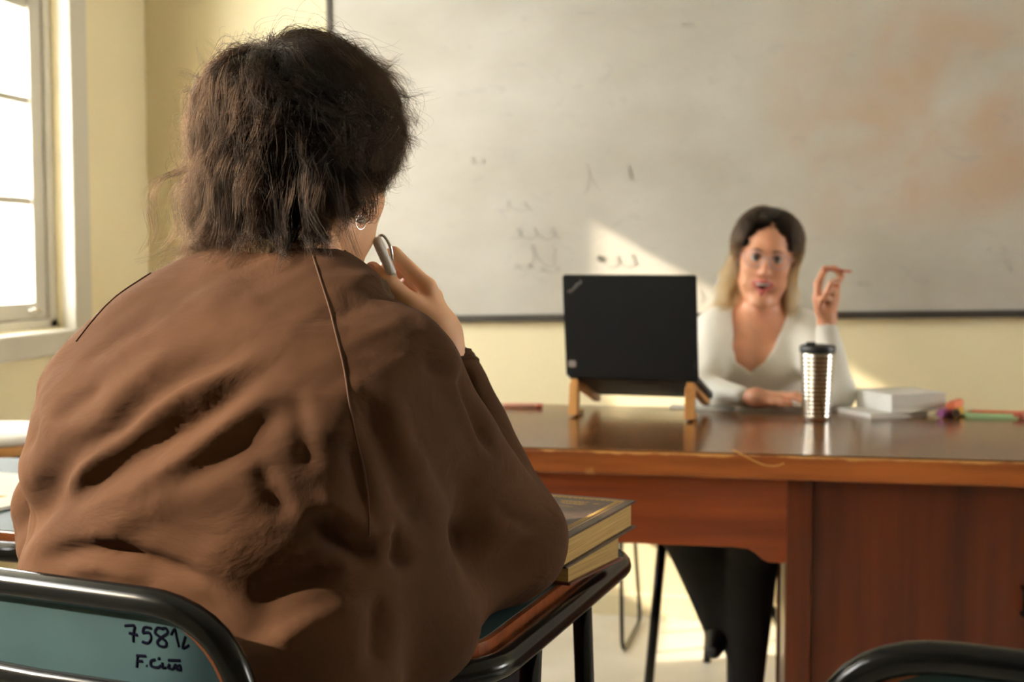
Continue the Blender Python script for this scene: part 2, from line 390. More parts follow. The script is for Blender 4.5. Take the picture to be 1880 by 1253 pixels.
p = Wi @ Vector(aty(1101, 474, YF-.02)); obj('magnet', lathe(bmesh.new(), [(.0, 0), (.009, 0), (.009, .006), (.0, .007)], 16), mat('grey_magnet', (.16, .16, .14), .5), wb).matrix_local = Matrix.Translation((p.x, -.006, p.z)) @ Matrix.Rotation(math.radians(90), 4, 'X')

# ------------------------------------------------------------------ teacher's desk
DT = .76; DY = 2.458
desk = thing('teacher_desk', 'large varnished mahogany teacher desk with worn front edge', 'desk', loc=(.5, DY+.38, 0))
def dobj(name, bm, m, smooth=False):
    bmesh.ops.translate(bm, vec=(-.5, -DY-.38, 0), verts=bm.verts); return obj(name, bm, m, desk, smooth)
DX0, DX1, DYB = -1.05, 1.62, 3.20
bm = B(DX0, DX1, DY, DYB, DT-.004, DT, bev=.0018); dobj('desk_top', bm, m_desk_top)
m_edge = wood('worn_mahogany_edge', srgb(120, 60, 22), srgb(192, 108, 48), .4, 0, 2.2)
eb = m_edge.node_tree.nodes['Principled BSDF']; src = eb.inputs['Base Color'].links[0].from_node
tce = N(m_edge, 'ShaderNodeTexCoord'); spe = N(m_edge, 'ShaderNodeSeparateXYZ'); L(m_edge, tce, 'Object', spe, 0)
mre = N(m_edge, 'ShaderNodeMapRange'); mre.inputs[1].default_value = .749; mre.inputs[2].default_value = .757; L(m_edge, spe, 'Z', mre, 0)
nze = N(m_edge, 'ShaderNodeTexNoise', i_Scale=14, i_Detail=6); L(m_edge, tce, 'Object', nze, 0)
ade = N(m_edge, 'ShaderNodeMath', operation='MULTIPLY_ADD'); L(m_edge, mre, 0, ade, 0); ade.inputs[1].default_value = .32; L(m_edge, nze, 'Fac', ade, 2)
rpe = N(m_edge, 'ShaderNodeValToRGB'); rpe.color_ramp.elements[0].position = .64; rpe.color_ramp.elements[1].position = .74; L(m_edge, ade, 0, rpe, 0)
mxe = N(m_edge, 'ShaderNodeMixRGB'); L(m_edge, rpe, 0, mxe, 0); L(m_edge, src, 0, mxe, 1); mxe.inputs[2].default_value = (*srgb(206, 148, 84), 1); L(m_edge, mxe, 0, eb, 'Base Color')
bm = bmesh.new(); box(bm, DX0, DX1, DY-.004, DYB+.002, DT-.050, DT-.003, bev=.006, seg=3); dobj('top_edge', bm, m_edge)
# front apron with its stepped lower edge
ol = [(-1.0, .712), (.083, .712), (.083, .543), (.046, .543), (.035, .548), (.022, .560), (.008, .568), (-.02, .570), (-.86, .570), (-.89, .566), (-.91, .552), (-.93, .543), (-1.0, .543)]
Mx = frameM((0, 2.512, 0), (1, 0, 0), (0, 0, 1), (0, -1, 0))
dobj('apron', prism(bmesh.new(), ol, 0, .02, Mx), m_desk_x)
for x0, x1 in ((.080, .128), (-1.045, -.998), (1.53, 1.58)):
    for yy in (2.485, 3.14): dobj('leg', B(x0, x1, yy, yy+.045, 0, .711, bev=.003), m_desk_z)
dobj('rear_apron', B(-1.0, .08, 3.15, 3.165, .60, .711), m_desk_x)
dobj('side_panel', B(.088, .102, 2.53, 3.14, .06, .71), m_desk_z)
for x0, x1 in ((.1285, .56), (.565, .99), (.995, 1.5295)):
    dobj('front_panel', B(x0, x1, 2.500, 2.516, .05, .711, bev=.002), m_desk_z)
    dobj('plinth', B(x0, x1, 2.515, 2.53, 0, .06), m_desk_z)
pl = bmesh.new(); tube(pl, fillet([(.515, 2.502, .515), (.515, 2.475, .515), (.515, 2.475, .465), (.515, 2.502, .465)], .012), .0045, 10)
h_ = dobj('handle', pl, m_black, True); h_['label'] = 'small black door pull'
sp = bmesh.new(); P = [aty(1345, 829, DY-.009), aty(1362, 835, DY-.011), aty(1385, 847, DY-.013), aty(1405, 855, DY-.013), aty(1425, 856, DY-.013), aty(1440, 851, DY-.012)]
P[0] = P[0]+np.array([0, .004, .002]); tube(sp, smooth_path(P, 4), [.0015]*(5*4)+[.0008], 6)
props(obj('splinter', sp, mat('pale_raw_wood', srgb(206, 150, 84), .6), None, True), 'thin pale curled splinter hanging over the desk front edge', 'splinter')

# ------------------------------------------------------------------ laptop on wooden stand
ly = math.radians(-8); LX = np.array([math.cos(ly), math.sin(ly), 0]); LD = np.array([-math.sin(ly), math.cos(ly), 0])
fl = atz(1052, 757, DT); frt = atz(1260, 765, DT)
st = thing('laptop_stand', 'two wooden triangular risers under the black laptop', 'stand', loc=fl)
hx = PX(1161, 690, 2.96)      # middle of the hinge
tilt = math.atan2(.058, .205)
BD = LD*math.cos(tilt)-np.array([0, 0, 1])*math.sin(tilt); BN = np.cross(LX, BD)
for s in (-.1365, .1365):
    sd = bmesh.new()
    topf = hx+LX*s+BN*-.020+BD*.004; foot = topf.copy(); foot[2] = DT; foot = foot-LD*.004
    def bar(bm, a, b, w, t):
        a = np.array(a); b = np.array(b); d = b-a; ln = np.linalg.norm(d); d = d/ln; nn = np.cross(LX, d)
        box(bm, -w/2, w/2, -t/2, t/2, 0, ln, bev=.002, mtx=frameM(a, LX, nn, d))
    rail_end = topf+BD*.215
    bar(sd, foot+np.array([0, 0, .004])-LD*.008, topf+np.array([0, 0, -.002])-BD*.002, .022, .022)
    fo = obj('upright', sd, m_bamboo, None); M0 = Matrix.Translation(Vector(-fl)); fo.data.transform(M0); fo.parent = st
    sd = bmesh.new(); e = rail_end.copy(); e[2] = max(e[2], DT+.009); bar(sd, topf-BD*.008, e, .018, .016)
    q = rail_end-LD*.055; q[2] = max(q[2], DT+.009)
    fo = obj('rail', sd, m_bamboo, None); fo.data.transform(M0); fo.parent = st
    sd = bmesh.new(); a = foot+LD*.006+np.array([0, 0, .0065]); e2 = rail_end.copy(); e2[2] = DT+.0065; bar(sd, a, a+LD*.05, .016, .011)
    fo = obj('foot', sd, m_bamboo, None); fo.data.transform(M0); fo.parent = st
lap = thing('laptop', 'open black laptop seen from behind on a wooden stand', 'laptop', loc=hx)
T = Matrix.Translation(Vector(-hx))
lw = .152
bm = B(-lw, lw, 0, .225, -.010, .006, bev=.003, mtx=frameM(hx, LX, BD, BN)); bm.transform(T); obj('base', bm, m_laptop, lap)
LU = np.array([0, 0, 1])*math.cos(.16)-LD*math.sin(.16); LN = np.cross(LX, LU)   # lid leans towards the viewer
lidM = frameM(hx-LD*.008, LX, LU, LN)
rk = .0
bm = prism(bmesh.new(), rrect(-.155, .155, -.004, .236, .006), -.004, .004, lidM); bm.transform(T)
lid = obj('lid', bm, m_laptop, lap)
bm = prism(bmesh.new(), rrect(-.146, .146, .012, .226, .003), -.0052, -.0042, lidM); bm.transform(T); obj('screen', bm, mat('dim_screen', (.02, .02, .02), .2), lid)
# emblem strokes on the lid corner: small slanted word mark and sticker
def lidtext(txt, x, y, size, rot, m, name):
    c = bpy.data.curves.new(name, 'FONT'); c.body = txt; c.size = size; c.extrude = .0002; c.align_x = 'CENTER'; c.align_y = 'CENTER'
    o = bpy.data.objects.new(name, c); me = bpy.data.meshes.new_from_object(o); bpy.data.objects.remove(o)
    me.transform(T @ lidM @ Matrix.Translation((x, y, .0043)) @ Matrix.Rotation(rot, 4, 'Z')); return link(name, me, m, lid, False)
lidtext('ThinkPad', -.126, .208, .0115, math.radians(42), m_logo, 'logo_lettering')
bm = prism(bmesh.new(), rrect(-.0013, .0013, -.0013, .0013, .0012), .0042, .0046, lidM @ Matrix.Translation((-.1385, .2005, 0))); bm.transform(T); obj('logo_dot', bm, m_logor, lid)
bm = prism(bmesh.new(), rrect(-.010, .008, -.008, .008, .004), .0041, .0045, lidM @ Matrix.Translation((-.139, .026, 0))); bm.transform(T); obj('sticker', bm, m_logo, lid)
bm = prism(bmesh.new(), rrect(-.010, .010, -.003, .003, .001), .0041, .0044, lidM @ Matrix.Translation((.149, .030, 0)) @ Matrix.Rotation(1.57, 4, 'Z')); bm.transform(T); obj('edge_label', bm, m_rubber, lid)
for s in (-.10, .10):
    bm = B(s-.02, s+.02, -.010, .004, -.006, .008, bev=.003, mtx=frameM(hx, LX, BD, BN)); bm.transform(T); obj('hinge', bm, m_rubber, lap)
bm = B(-.02, .05, .06, .075, -.0115, -.0102, mtx=frameM(hx, LX, BD, BN)); bm.transform(T); obj('base_label', bm, mat('grey_label', (.12, .12, .12), .5), lap)

# ------------------------------------------------------------------ tumbler
tp = atz(1499, 772, DT); tum = thing('tumbler', 'ribbed stainless steel tumbler with black lid on the desk', 'tumbler', loc=tp)
prof = [(.0, 0), (.029, 0), (.0305, .002)]
for k in range(15):
    z = .008+k*.0097; rr_ = .0305+(.0385-.0305)*z/.155; prof += [(rr_, z), (rr_+.0009, z+.002), (rr_+.0009, z+.0045), (rr_, z+.0065)]
prof += [(.0388, .156), (.0, .156)]
obj('cup', lathe(bmesh.new(), prof, 48), m_steel, tum, True)
ld = obj('lid', lathe(bmesh.new(), [(0, .1565), (.0395, .1565), (.0408, .159), (.0408, .169), (.038, .1725), (.034, .1735), (.033, .171), (0, .171)], 40), m_rubber, tum, True)
obj('sip_tab', B(-.026, -.004, -.009, .009, .171, .180, bev=.003), m_rubber, ld)

# ------------------------------------------------------------------ books and stationery on the teacher's desk
def book(name, label, c, rz, w, d, h, cover, pg, group=None, cat='book', t=.0022, over=.003):
    t_ = thing(name, label, cat, group, loc=c, rz=rz)
    obj('page_block', B(-w/2+t, w/2-over, -d/2+over, d/2-over, t, h-t, bev=.0006), pg, t_)
    bm = bmesh.new()
    box(bm, -w/2, w/2, -d/2, d/2, 0, t, bev=.0006); box(bm, -w/2, w/2, -d/2, d/2, h-t, h, bev=.0006); box(bm, -w/2-.001, -w/2+t, -d/2, d/2, 0, h, bev=.0006)
    obj('cover', bm, cover, t_); return t_
m_cv_white = mat('white_cover', (.74, .73, .68), .5); m_cv_grey = mat('grey_cover', (.40, .40, .40), .5)
c0 = atz(1637, 768, DT); rb = math.radians(30)
def at_corner(c, rz, w, d, z):    # near corner (-w/2,-d/2 rotated) sits at c
    R_ = Matrix.Rotation(rz, 3, 'Z'); v = R_ @ Vector((-w/2, -d/2, 0)); return (c[0]-v.x, c[1]-v.y, z)
def corner_book(c, rz, w, d): return at_corner(c, rz, w, d, 0)
# the books turn one corner to the viewer
nb = book('notebook', 'thin white notebook under the thick book beside the tumbler', at_corner(atz(1600, 770, DT), math.radians(28), .155, .14, DT), math.radians(28), .155, .14, .012, m_cv_white, m_pages_w, cat='notebook')
tb = book('thick_book', 'thick pale book with white pages, lying on the thin white notebook', at_corner(atz(1637, 769, DT), math.radians(27), .150, .150, DT+.0125), math.radians(27), .150, .150, .043, m_cv_white, m_pages_w)
# spiral notepad under the teacher's hand
sn = thing('spiral_notepad', 'white spiral notepad under the teacher\'s hand', 'notepad', loc=atz(1425, 757, DT), rz=math.radians(-1))
obj('page_block', B(-.09, .07, 0, .11, .0005, .012, bev=.001), m_pages_w, sn); obj('cover', B(-.09, .07, -.001, .111, .0121, .0132, bev=.0004), m_paper, sn)
bm = bmesh.new()
for k in range(22):
    x = -.085+k*.0072; tube(bm, [(x, -.002+.0055*math.cos(a), .0068+.0065*math.sin(a)) for a in np.linspace(0, 6.28, 11)[:-1]], .0007, 5, closed=True)
obj('spiral_wire', bm, m_chrome, sn)
pp = atz(1285, 752, DT)
props(obj('paper_sheet', B(pp[0]-.075, pp[0]+.085, pp[1]-.01, pp[1]+.09, DT, DT+.0012), m_paper), 'white paper sheets behind the right leg of the laptop stand', 'paper')
def rodthing(name, label, cat, c, rz, parts, group=None, tiltz=0):
    t_ = thing(name, label, cat, group, loc=c, rz=rz)
    for n_, x0, x1, r0, r1, m in parts:
        bm = bmesh.new(); tube(bm, [(x0, 0, 0), (x0+.0006, 0, 0), (x1-.0006, 0, 0), (x1, 0, 0)], [r0*.86, r0, r1, r1*.86], 14); obj(n_, bm, m, t_, False)
    return t_
mp = mat('pink_plastic', (.70, .36, .28), .45); mr = mat('red_plastic', (.50, .10, .07), .4)
mpu = mat('purple_plastic', (.42, .12, .40), .4); mye = mat('yellow_plastic', (.72, .42, .05), .4); mor = mat('orange_red_plastic', (.80, .20, .10), .4)
mdk = mat('dark_cap', (.05, .03, .02), .4); mgr = mat('green_paper', (.38, .62, .34), .7)
c = atz(957, 750, DT)
pc = thing('pencil_case', 'small slim pink case lying on the left end of the desk', 'pencil case', loc=c, rz=math.radians(3))
obj('pouch', B(-.048, .040, 0, .028, 0, .011, bev=.0045, seg=3), mp, pc, True); obj('end_cap', B(.034, .052, .002, .026, .001, .010, bev=.004, seg=3), mr, pc, True); obj('zip', B(-.046, .034, -.0012, .001, .0055, .0075), m_chrome, pc)
rodthing('highlighter', 'purple highlighter beside the thick book', 'highlighter', atz(1733, 768, DT)+[0, .012, .0105], math.radians(60), (('barrel', 0, .07, .0105, .0105, mpu), ('cap', -.018, 0, .009, .0105, mpu)), 'highlighters by the thick book')
rodthing('highlighter', 'yellow highlighter right of the purple one, under the orange one', 'highlighter', atz(1757, 769, DT)+[0, .012, .0105], math.radians(75), (('barrel', 0, .07, .0105, .0105, mye), ('cap', -.012, 0, .009, .0105, mdk)), 'highlighters by the thick book')
rodthing('highlighter', 'orange-red highlighter resting on top of the yellow and purple ones', 'highlighter', atz(1745, 769, DT)+[.004, .022, .0285], math.radians(66), (('barrel', 0, .07, .0105, .0105, mor), ('cap', -.012, 0, .009, .0105, mor)), 'highlighters by the thick book')
c = atz(1822, 770, DT)
props(obj('sticky_pad', B(c[0]-.058, c[0]+.056, c[1], c[1]+.07, DT, DT+.007, bev=.0006), mgr), 'pale green pad of paper at the right end of the desk', 'paper pad')
rodthing('pencil', 'orange-red pencil lying on the green paper pad', 'pencil', (c[0]-.035, c[1]+.06, DT+.0105), math.radians(-4), (('shaft', 0, .17, .0035, .0035, mor), ('tip', -.014, 0, .0006, .0035, m_bamboo)))
rodthing('marker_pen', 'pink marker at the right edge of the photo past the green pad', 'marker', (c[0]+.066, c[1]+.012, DT+.0075), math.radians(24), (('barrel', .0, .1, .0075, .0075, mp), ('cap', -.02, 0, .006, .0075, mr)))

# ------------------------------------------------------------------ school chairs with tubular backs
CYAW = math.radians(-13.6)
def school_chair(name, label, loc, rz):
    t_ = thing(name, label, 'chair', 'school chairs with teal backs', loc=loc, rz=rz)
    # local: x right, y forward (towards the sitter), z up; back plane at y = 0
    path = fillet([(-.205, .06, .40), (-.208, .015, .60), (-.205, -.01, .849), (.205, -.01, .849), (.208, .015, .60), (.205, .06, .40)], [0, .06, .095, .095, .06, 0], 10)
    obj('back_tube', tube(bmesh.new(), path, .0122, 16), m_black, t_, True)
    ol = rrect(-.1955, .1955, .60, .8395, .086, 10)
    bk = obj('backrest', prism(bmesh.new(), ol, -.004, .004, frameM((0, -.004, 0), (1, 0, 0), (0, 0, 1), (0, -1, 0))), m_teal, t_)
    rim = [(x*1.0, -.004, z) for x, z in ol]
    obj('plywood_edge', tube(bmesh.new(), rim, .0048, 8, closed=True), m_ply, bk, True)
    obj('back_bar', tube(bmesh.new(), [(-.207, .002, .790-.02), (-.1, -.012, .770), (0, -.016, .770), (.1, -.012, .770), (.207, .002, .770)], .0065, 10, flat=1.5), m_black, t_, True)
    obj('seat', prism(bmesh.new(), rrect(-.2, .2, .06, .45, .06, 6), .442, .452), m_teal, t_)
    for s in (-1, 1):
        obj('leg', tube(bmesh.new(), fillet([(s*.19, .40, .435), (s*.2, .44, .42), (s*.215, .47, 0.003)], .02), .0115, 12), m_black, t_, True)
        obj('leg', tube(bmesh.new(), fillet([(s*.205, .06, .41), (s*.212, .0, .003)], .02), .0115, 12), m_black, t_, True)
        obj('seat_rail', tube(bmesh.new(), [(s*.205, .06, .43), (s*.19, .42, .43)], .0105, 10), m_black, t_, True)
    return t_, bk
o0 = cw((450-940)/FPX*1.005-.208*math.cos(PSI-CYAW), 1.005+.208*math.sin(PSI-CYAW)); o0[2] = 0
ch1, bk1 = school_chair('school_chair', 'black tubular chair with teal back marked 7581, student sitting on it', o0, CYAW)
ll = cw((1522-940)/FPX*.93+.205*math.cos(PSI-CYAW), .93-.205*math.sin(PSI-CYAW)); ll[2] = 0
ch2, _ = school_chair('school_chair', 'empty black tubular chair with teal back in front of the wooden desk panel', ll, CYAW)
# handwriting on the back of the first chair
Mi = (Matrix.Translation(Vector(o0)) @ Matrix.Rotation(CYAW, 4, 'Z')).inverted()
bm = bmesh.new(); Oc = Vector(CAM)
def stroke(pts, w=.0013, sm=True):
    out = []
    for x, y in pts:
        a = Mi @ Oc; b_ = Mi @ Vector(PX(x, y, 1.0)); d = b_-a; t = (-.0074-a.y)/d.y; out.append(a+d*t)
    if sm and len(out) > 2: out = smooth_path(out, 5)
    tube(bm, out, w, 5, flat=1)
S3 = lambda L_: [(x/3.76, 1000+y/3.76) for x, y in L_]
for s_ in ([(865, 562), (920, 560), (935, 566)], [(935, 566), (925, 620), (925, 675)], [(895, 612), (955, 628)], [(1050, 580), (1000, 572), (990, 610)], [(990, 612), (1035, 612), (1048, 650), (1025, 682), (985, 672)],
           [(1130, 585), (1090, 575), (1075, 610), (1110, 640), (1150, 670), (1145, 705), (1105, 700), (1090, 670), (1120, 640), (1160, 610), (1150, 580), (1120, 580)], [(1185, 625), (1210, 585), (1225, 650), (1240, 710)],
           [(1285, 635), (1265, 715), (1310, 695)], [(955, 765), (948, 850)], [(945, 768), (1012, 772)], [(945, 805), (990, 808)], [(1015, 835), (1018, 838)], [(1075, 795), (1045, 805), (1050, 840), (1090, 850), (1115, 835)], [(1125, 815), (1128, 850), (1150, 850)],
           [(1165, 800), (1250, 803)], [(1175, 825), (1165, 850), (1195, 860), (1215, 830), (1225, 860), (1250, 868), (1245, 835), (1215, 850)], [(1095, 790), (1110, 788)]):
    P = S3(s_); stroke(P, .0016)
o = obj('marker_writing', bm, m_ink, None); o.parent = bk1; o['label'] = 'handwritten black 7581 and a signature'

# ------------------------------------------------------------------ school desks (teal top, plywood edge, black tube)
def school_desk(label, FRc, rz, w=.62, d=.555, hz=.74):
    t_ = thing('school_desk', label, 'desk', 'school desks with teal tops', loc=(FRc[0], FRc[1], 0), rz=rz)   # origin under far right corner; x<0, y<0
    ol = rrect(-w, 0, -d, 0, .07, 8)
    obj('plywood_board', prism(bmesh.new(), ol, hz-.021, hz-.001), m_ply, t_)
    il = rrect(-w+.007, -.007, -d+.007, -.007, .064, 8)
    obj('laminate_top', prism(bmesh.new(), il, hz-.001, hz), m_teal, t_)
    ol2 = rrect(-w-.016, .016, -d-.016, .016, .085, 8)
    obj('frame_tube', tube(bmesh.new(), [(x, y, hz-.024) for x, y in ol2], .0145, 14, closed=True), m_black, t_, True)
    for sx in (-w, 0):
        x = sx+(.006 if sx == 0 else -.006)
        obj('leg', tube(bmesh.new(), [(x, -.20, hz-.035), (x, -.115, .003)], .0125, 12), m_black, t_, True)
        obj('leg', tube(bmesh.new(), [(x, -d+.17, hz-.035), (x, -d+.085, .003)], .0125, 12), m_black, t_, True)
        obj('stretcher', tube(bmesh.new(), [(x, -.13, .12), (x, -d+.10, .12)], .008, 10), m_black, t_, True)
    return t_
SDR = math.radians(-10.2)
FR = np.array([-.168, 1.755, 0])
school_desk('teal school desk under the student\'s elbow, with two old books on it', FR, SDR)
nr = atz(95, 985, .74)
school_desk('teal school desk at the left edge of the photo, behind the student\'s left arm', nr+.555*np.array([.177, .984, 0]), SDR)
c = atz(-40, 905, .74)
nbk = thing('open_notebook', 'white open notebook with orange and blue marks on the left school desk', 'notebook', loc=(c[0], c[1], .7405), rz=math.radians(-14))
for s in (-1, 1): obj('page_stack', B(min(0, s*.16), max(0, s*.16), -.14, .14, 0, .006, bev=.002), m_paper, nbk)
for x, y, w_, h_, cc in ((.09, -.04, .012, .02, (.85, .35, .05)), (.10, .05, .04, .004, (.35, .5, .6)), (.09, -.09, .05, .004, (.3, .6, .65)), (.08, .0, .04, .004, (.35, .5, .6)), (-.08, .05, .06, .004, (.3, .4, .6))):
    obj('ink_mark', B(x-w_/2, x+w_/2, y-h_/2, y+h_/2, .0061, .0065), mat('ink', cc, .7), nbk)
c = atz(-32, 792, .74); 
stl = thing('stool', 'tall stool with round white seat by the left wall under the window', 'stool', loc=(c[0], c[1], 0))
obj('seat', lathe(bmesh.new(), [(0, .722), (.165, .722), (.172, .727), (.172, .736), (.166, .742), (0, .742)], 40), m_paper, stl, True)
obj('seat_edge', lathe(bmesh.new(), [(0, .700), (.168, .700), (.172, .704), (.172, .718), (.168, .7215), (0, .7215)], 40), m_bamboo, stl, True)
obj('support_ring', tube(bmesh.new(), [(.14*math.cos(a), .14*math.sin(a), .676) for a in np.linspace(0, 6.283, 25)[:-1]], .02, 10, closed=True), m_black, stl, True)
for k in range(4):
    a = k*math.pi/2+.6; obj('leg', tube(bmesh.new(), [(.13*math.cos(a), .13*math.sin(a), .68), (.19*math.cos(a), .19*math.sin(a), .003)], .012, 10), m_black, stl, True)

# ------------------------------------------------------------------ old books by the elbow
m_cov = mat('dark_brown_leather', srgb(66, 48, 40), .5); noisy(m_cov, srgb(58, 42, 36), srgb(76, 58, 48), 40, bump=.2, bscale=90, dist=.001)
m_cov2 = mat('red_brown_leather', srgb(96, 40, 22), .5); m_gold = mat('gold_print', srgb(178, 146, 84), .5, .3)
def oldbook(label, rc, yaw_cam, w, d, h, zb, cover, deco):
    # rc: far right corner; local x: right, y: away
    ya = PSI-yaw_cam
    X = np.array([math.cos(ya), math.sin(ya), 0]); Y = np.array([-math.sin(ya), math.cos(ya), 0])
    o = np.array([rc[0], rc[1], zb]); t_ = thing('old_book', label, 'book', 'old books on the school desk', loc=o, rz=ya); t = .003
    obj('page_block', B(-w+.003, -.005, -d+.005, -.005, t, h-t, bev=.0008), m_pages, t_)
    bm = bmesh.new(); box(bm, -w, 0, -d, 0, 0, t, bev=.001); box(bm, -w, 0, -d, 0, h-t, h, bev=.001); box(bm, -w-.002, -w+.003, -d, 0, .0, h, bev=.001)
    cv = obj('cover', bm, cover, t_)
    if deco:
        bm = bmesh.new(); z0, z1 = h, h+.0004
        for a in (.012, .019):
            for x0, x1, y0, y1 in ((-w+a, -a, -a-.0005, -a+.0005), (-w+a, -a, -d+a-.0005, -d+a+.0005), (-a-.0005, -a+.0005, -d+a, -a), (-w+a-.0005, -w+a+.0005, -d+a, -a)): 
                if a < .015: box(bm, x0, x1, y0, y1, z0, z1)
        def ring(cx, cy, r_): tube(bm, [(cx+r_*math.cos(a), cy+r_*math.sin(a), z0+.0002) for a in np.linspace(0, 6.283, 9)[:-1]], .0005, 4, closed=True)
        n = int((d-.05)/.0075)
        for k in range(n):
            y = -.025-k*.0075; ring(-.0185, y, .0028); ring(-w+.0185, y, .0028)
        for k in range(int((w-.05)/.0075)):
            x = -.025-k*.0075; ring(x, -.0175, .0026); ring(x, -d+.0175, .0026)
        for cx, cy in ((-.018, -.018), (-w+.018, -.018), (-.018, -d+.018)): ring(cx, cy, .005); ring(cx, cy, .003)
        obj('gold_border', bm, m_gold, cv)
        bm = bmesh.new()
        for y, x0, x1 in ((-.040, -.09, -.05), (-.045, -.085, -.055), (-.052, -.085, -.05), (-.058, -.08, -.052), (-.046, -.042, -.034), (-.075, -.12, -.06), (-.086, -.11, -.075), (-.094, -.115, -.08), (-.105, -.11, -.07), (-.118, -.12, -.075)):
            x = x0
            while x < x1:
                l_ = random.uniform(.002, .006); box(bm, x, min(x+l_, x1), y-.0009, y+.0009, z0, z1); x += l_+.0012
        obj('gold_lettering', bm, m_gold, cv)
    return t_
z2 = .7405; h2 = .040; h1 = .036
rc2 = atz(1145, 972, z2+h2); oldbook('lower old book with red-brown cover under the dark gilt book', rc2, math.radians(29), .205, .155, h2, z2, m_cov2, False)
rc1 = atz(1168, 919, z2+h2+h1+.0005); oldbook('upper old book with dark brown cover and gold border', rc1, math.radians(24), .175, .245, h1, z2+h2+.0005, m_cov, True)

# ------------------------------------------------------------------ furniture behind the desk
ws = atz(1060, 1165, 0); wst = thing('wire_stool', 'low stool on thin bent wire runners behind the desk', 'stool', loc=(ws[0], ws[1], 0), rz=math.radians(-4))
a = atz(1152, 1140, 0)-ws
for s in (0, 1):
    x = .165-.33*s
    obj('wire_leg', tube(bmesh.new(), fillet([(x-.02, .10, .44), (x, .17, .008), (x, -.17, .008), (x-.02, -.10, .44)], [0, .05, .05, 0], 6), .006, 8), m_black, wst, True)
obj('seat', prism(bmesh.new(), rrect(-.18, .18, -.17, .17, .05), .44, .46), m_black, wst)
tcx = PX(1400, 900, 3.42)
tch = thing('teacher_chair', 'black chair with straight splayed legs under the teacher', 'chair', loc=(tcx[0], tcx[1], 0), rz=math.radians(4))
def tl(name, p0, p1, r0): 
    pts = [np.array(p0)-[tcx[0], tcx[1], 0], np.array(p1)-[tcx[0], tcx[1], 0]]
    Rm = Matrix.Rotation(-math.radians(4), 3, 'Z'); pts = [Rm @ Vector(p) for p in pts]
    obj(name, tube(bmesh.new(), pts, r0, 10), m_black, tch, True)
f1 = PX(1187, 1275, 3.22); f1[2] = .003
tl('leg', PX(1217, 985, 3.20), f1, .0125)
g1 = atz(1298, 1216, .003); tl('leg', PX(1310, 985, 3.58), g1, .011)
g2 = PX(1462, 1210, 3.62); g2[2] = .003; tl('leg', PX(1395, 1075, 3.60), g2, .011)
g3 = PX(1560, 1275, 3.22); g3[2] = .003; tl('leg', PX(1530, 985, 3.2), g3, .0125)
obj('seat', prism(bmesh.new(), rrect(-.21, .21, -.21, .21, .06), .435, .46), m_black, tch)

# ------------------------------------------------------------------ people
def skinmat(name, col):
    m = mat(name, col, .45, 0, Subsurface_Weight=.12, Subsurface_Scale=.01)
    m.node_tree.nodes['Principled BSDF'].inputs['Subsurface Radius'].default_value = (1, .35, .2)
    noisy(m, tuple(c*.92 for c in col), tuple(min(1, c*1.05) for c in col), 30, lo=.3, hi=.7, bump=.08, bscale=400, dist=.001); return m
m_skin1 = skinmat('warm_skin', srgb(232, 180, 140)); m_skin2 = skinmat('light_skin', srgb(208, 150, 118))
def hairmat(name, stops):
    m = bpy.data.materials.new(name); m.use_nodes = True; nt = m.node_tree; nt.nodes.clear()
    o = N(m, 'ShaderNodeOutputMaterial'); h = N(m, 'ShaderNodeBsdfHairPrincipled', parametrization='COLOR', i_Roughness=.42, i_Radial_Roughness=.6, i_Random_Roughness=.2, i_IOR=1.30)
    hi = N(m, 'ShaderNodeHairInfo'); r = N(m, 'ShaderNodeValToRGB')
    els = r.color_ramp.elements
    while len(els) < len(stops): els.new(.5)
    for e, (p, c) in zip(els, stops): e.position = p; e.color = (*c, 1)
    L(m, hi, 'Intercept', r, 0); L(m, r, 0, h, 'Color'); L(m, h, 0, o, 0); return m
def head_sdf(open_mouth=0.0, ear=-.005):
    E_ = ell
    parts = [E_((0, -.018, .036), (.073, .094, .083)), (E_((0, .022, -.022), (.063, .064, .088)), .03),
             (cone_((-.046, .005, -.070), (-.014, .066, -.108-open_mouth*.5), .020, .013), .03), (cone_((.046, .005, -.070), (.014, .066, -.108-open_mouth*.5), .020, .013), .03),
             (ball((0, .068, -.108-open_mouth*.6), .015), .02), (ball((-.034, .046, -.066), .021), .02), (ball((.034, .046, -.066), .021), .02), (ball((-.038, .052, -.028), .022), .02), (ball((.038, .052, -.028), .022), .02),
             (cone_((-.030, .074, .020), (.030, .074, .020), .009, .009), .015),
             (cone_((0, .080, .008), (0, .102, -.034), .0065, .0095), .010), (ball((-.0115, .092, -.037), .0075), .006), (ball((.0115, .092, -.037), .0075), .006),
             (cone_((0, -.01, -.04), (0, -.045, -.17), .052, .056), .025)]
    f = union(parts, .02)
    for s in (-1, 1):
        f = carve(f, E_((s*.030, .094, .001), (.0165, .016, .0105)), .010)
        f = union([f, (E_((s*.077, -.002, ear), (.009, .017, .030)), .006)], .006)
        f = carve(f, E_((s*.087, .003, ear+.002), (.006, .010, .018)), .004)
    om = open_mouth
    if om:
        f = carve(f, E_((0, .092, -.070-om*.4), (.024, .024, om*.60)), .003)
    lip = [cone_((-.025, .075, -.064), (-.006, .0895, -.0595), .0035, .0052), cone_((.025, .075, -.064), (.006, .0895, -.0595), .0035, .0052), cone_((-.006, .0895, -.0595), (.006, .0895, -.0595), .0052, .0052),
           cone_((-.024, .074, -.066-om*.2), (0, .086, -.074-om*.95), .0035, .0062), cone_((.024, .074, -.066-om*.2), (0, .086, -.074-om*.95), .0035, .0062)]
    f = union([f]+[(l, .004) for l in lip], .004)
    return f, union(lip, .003)
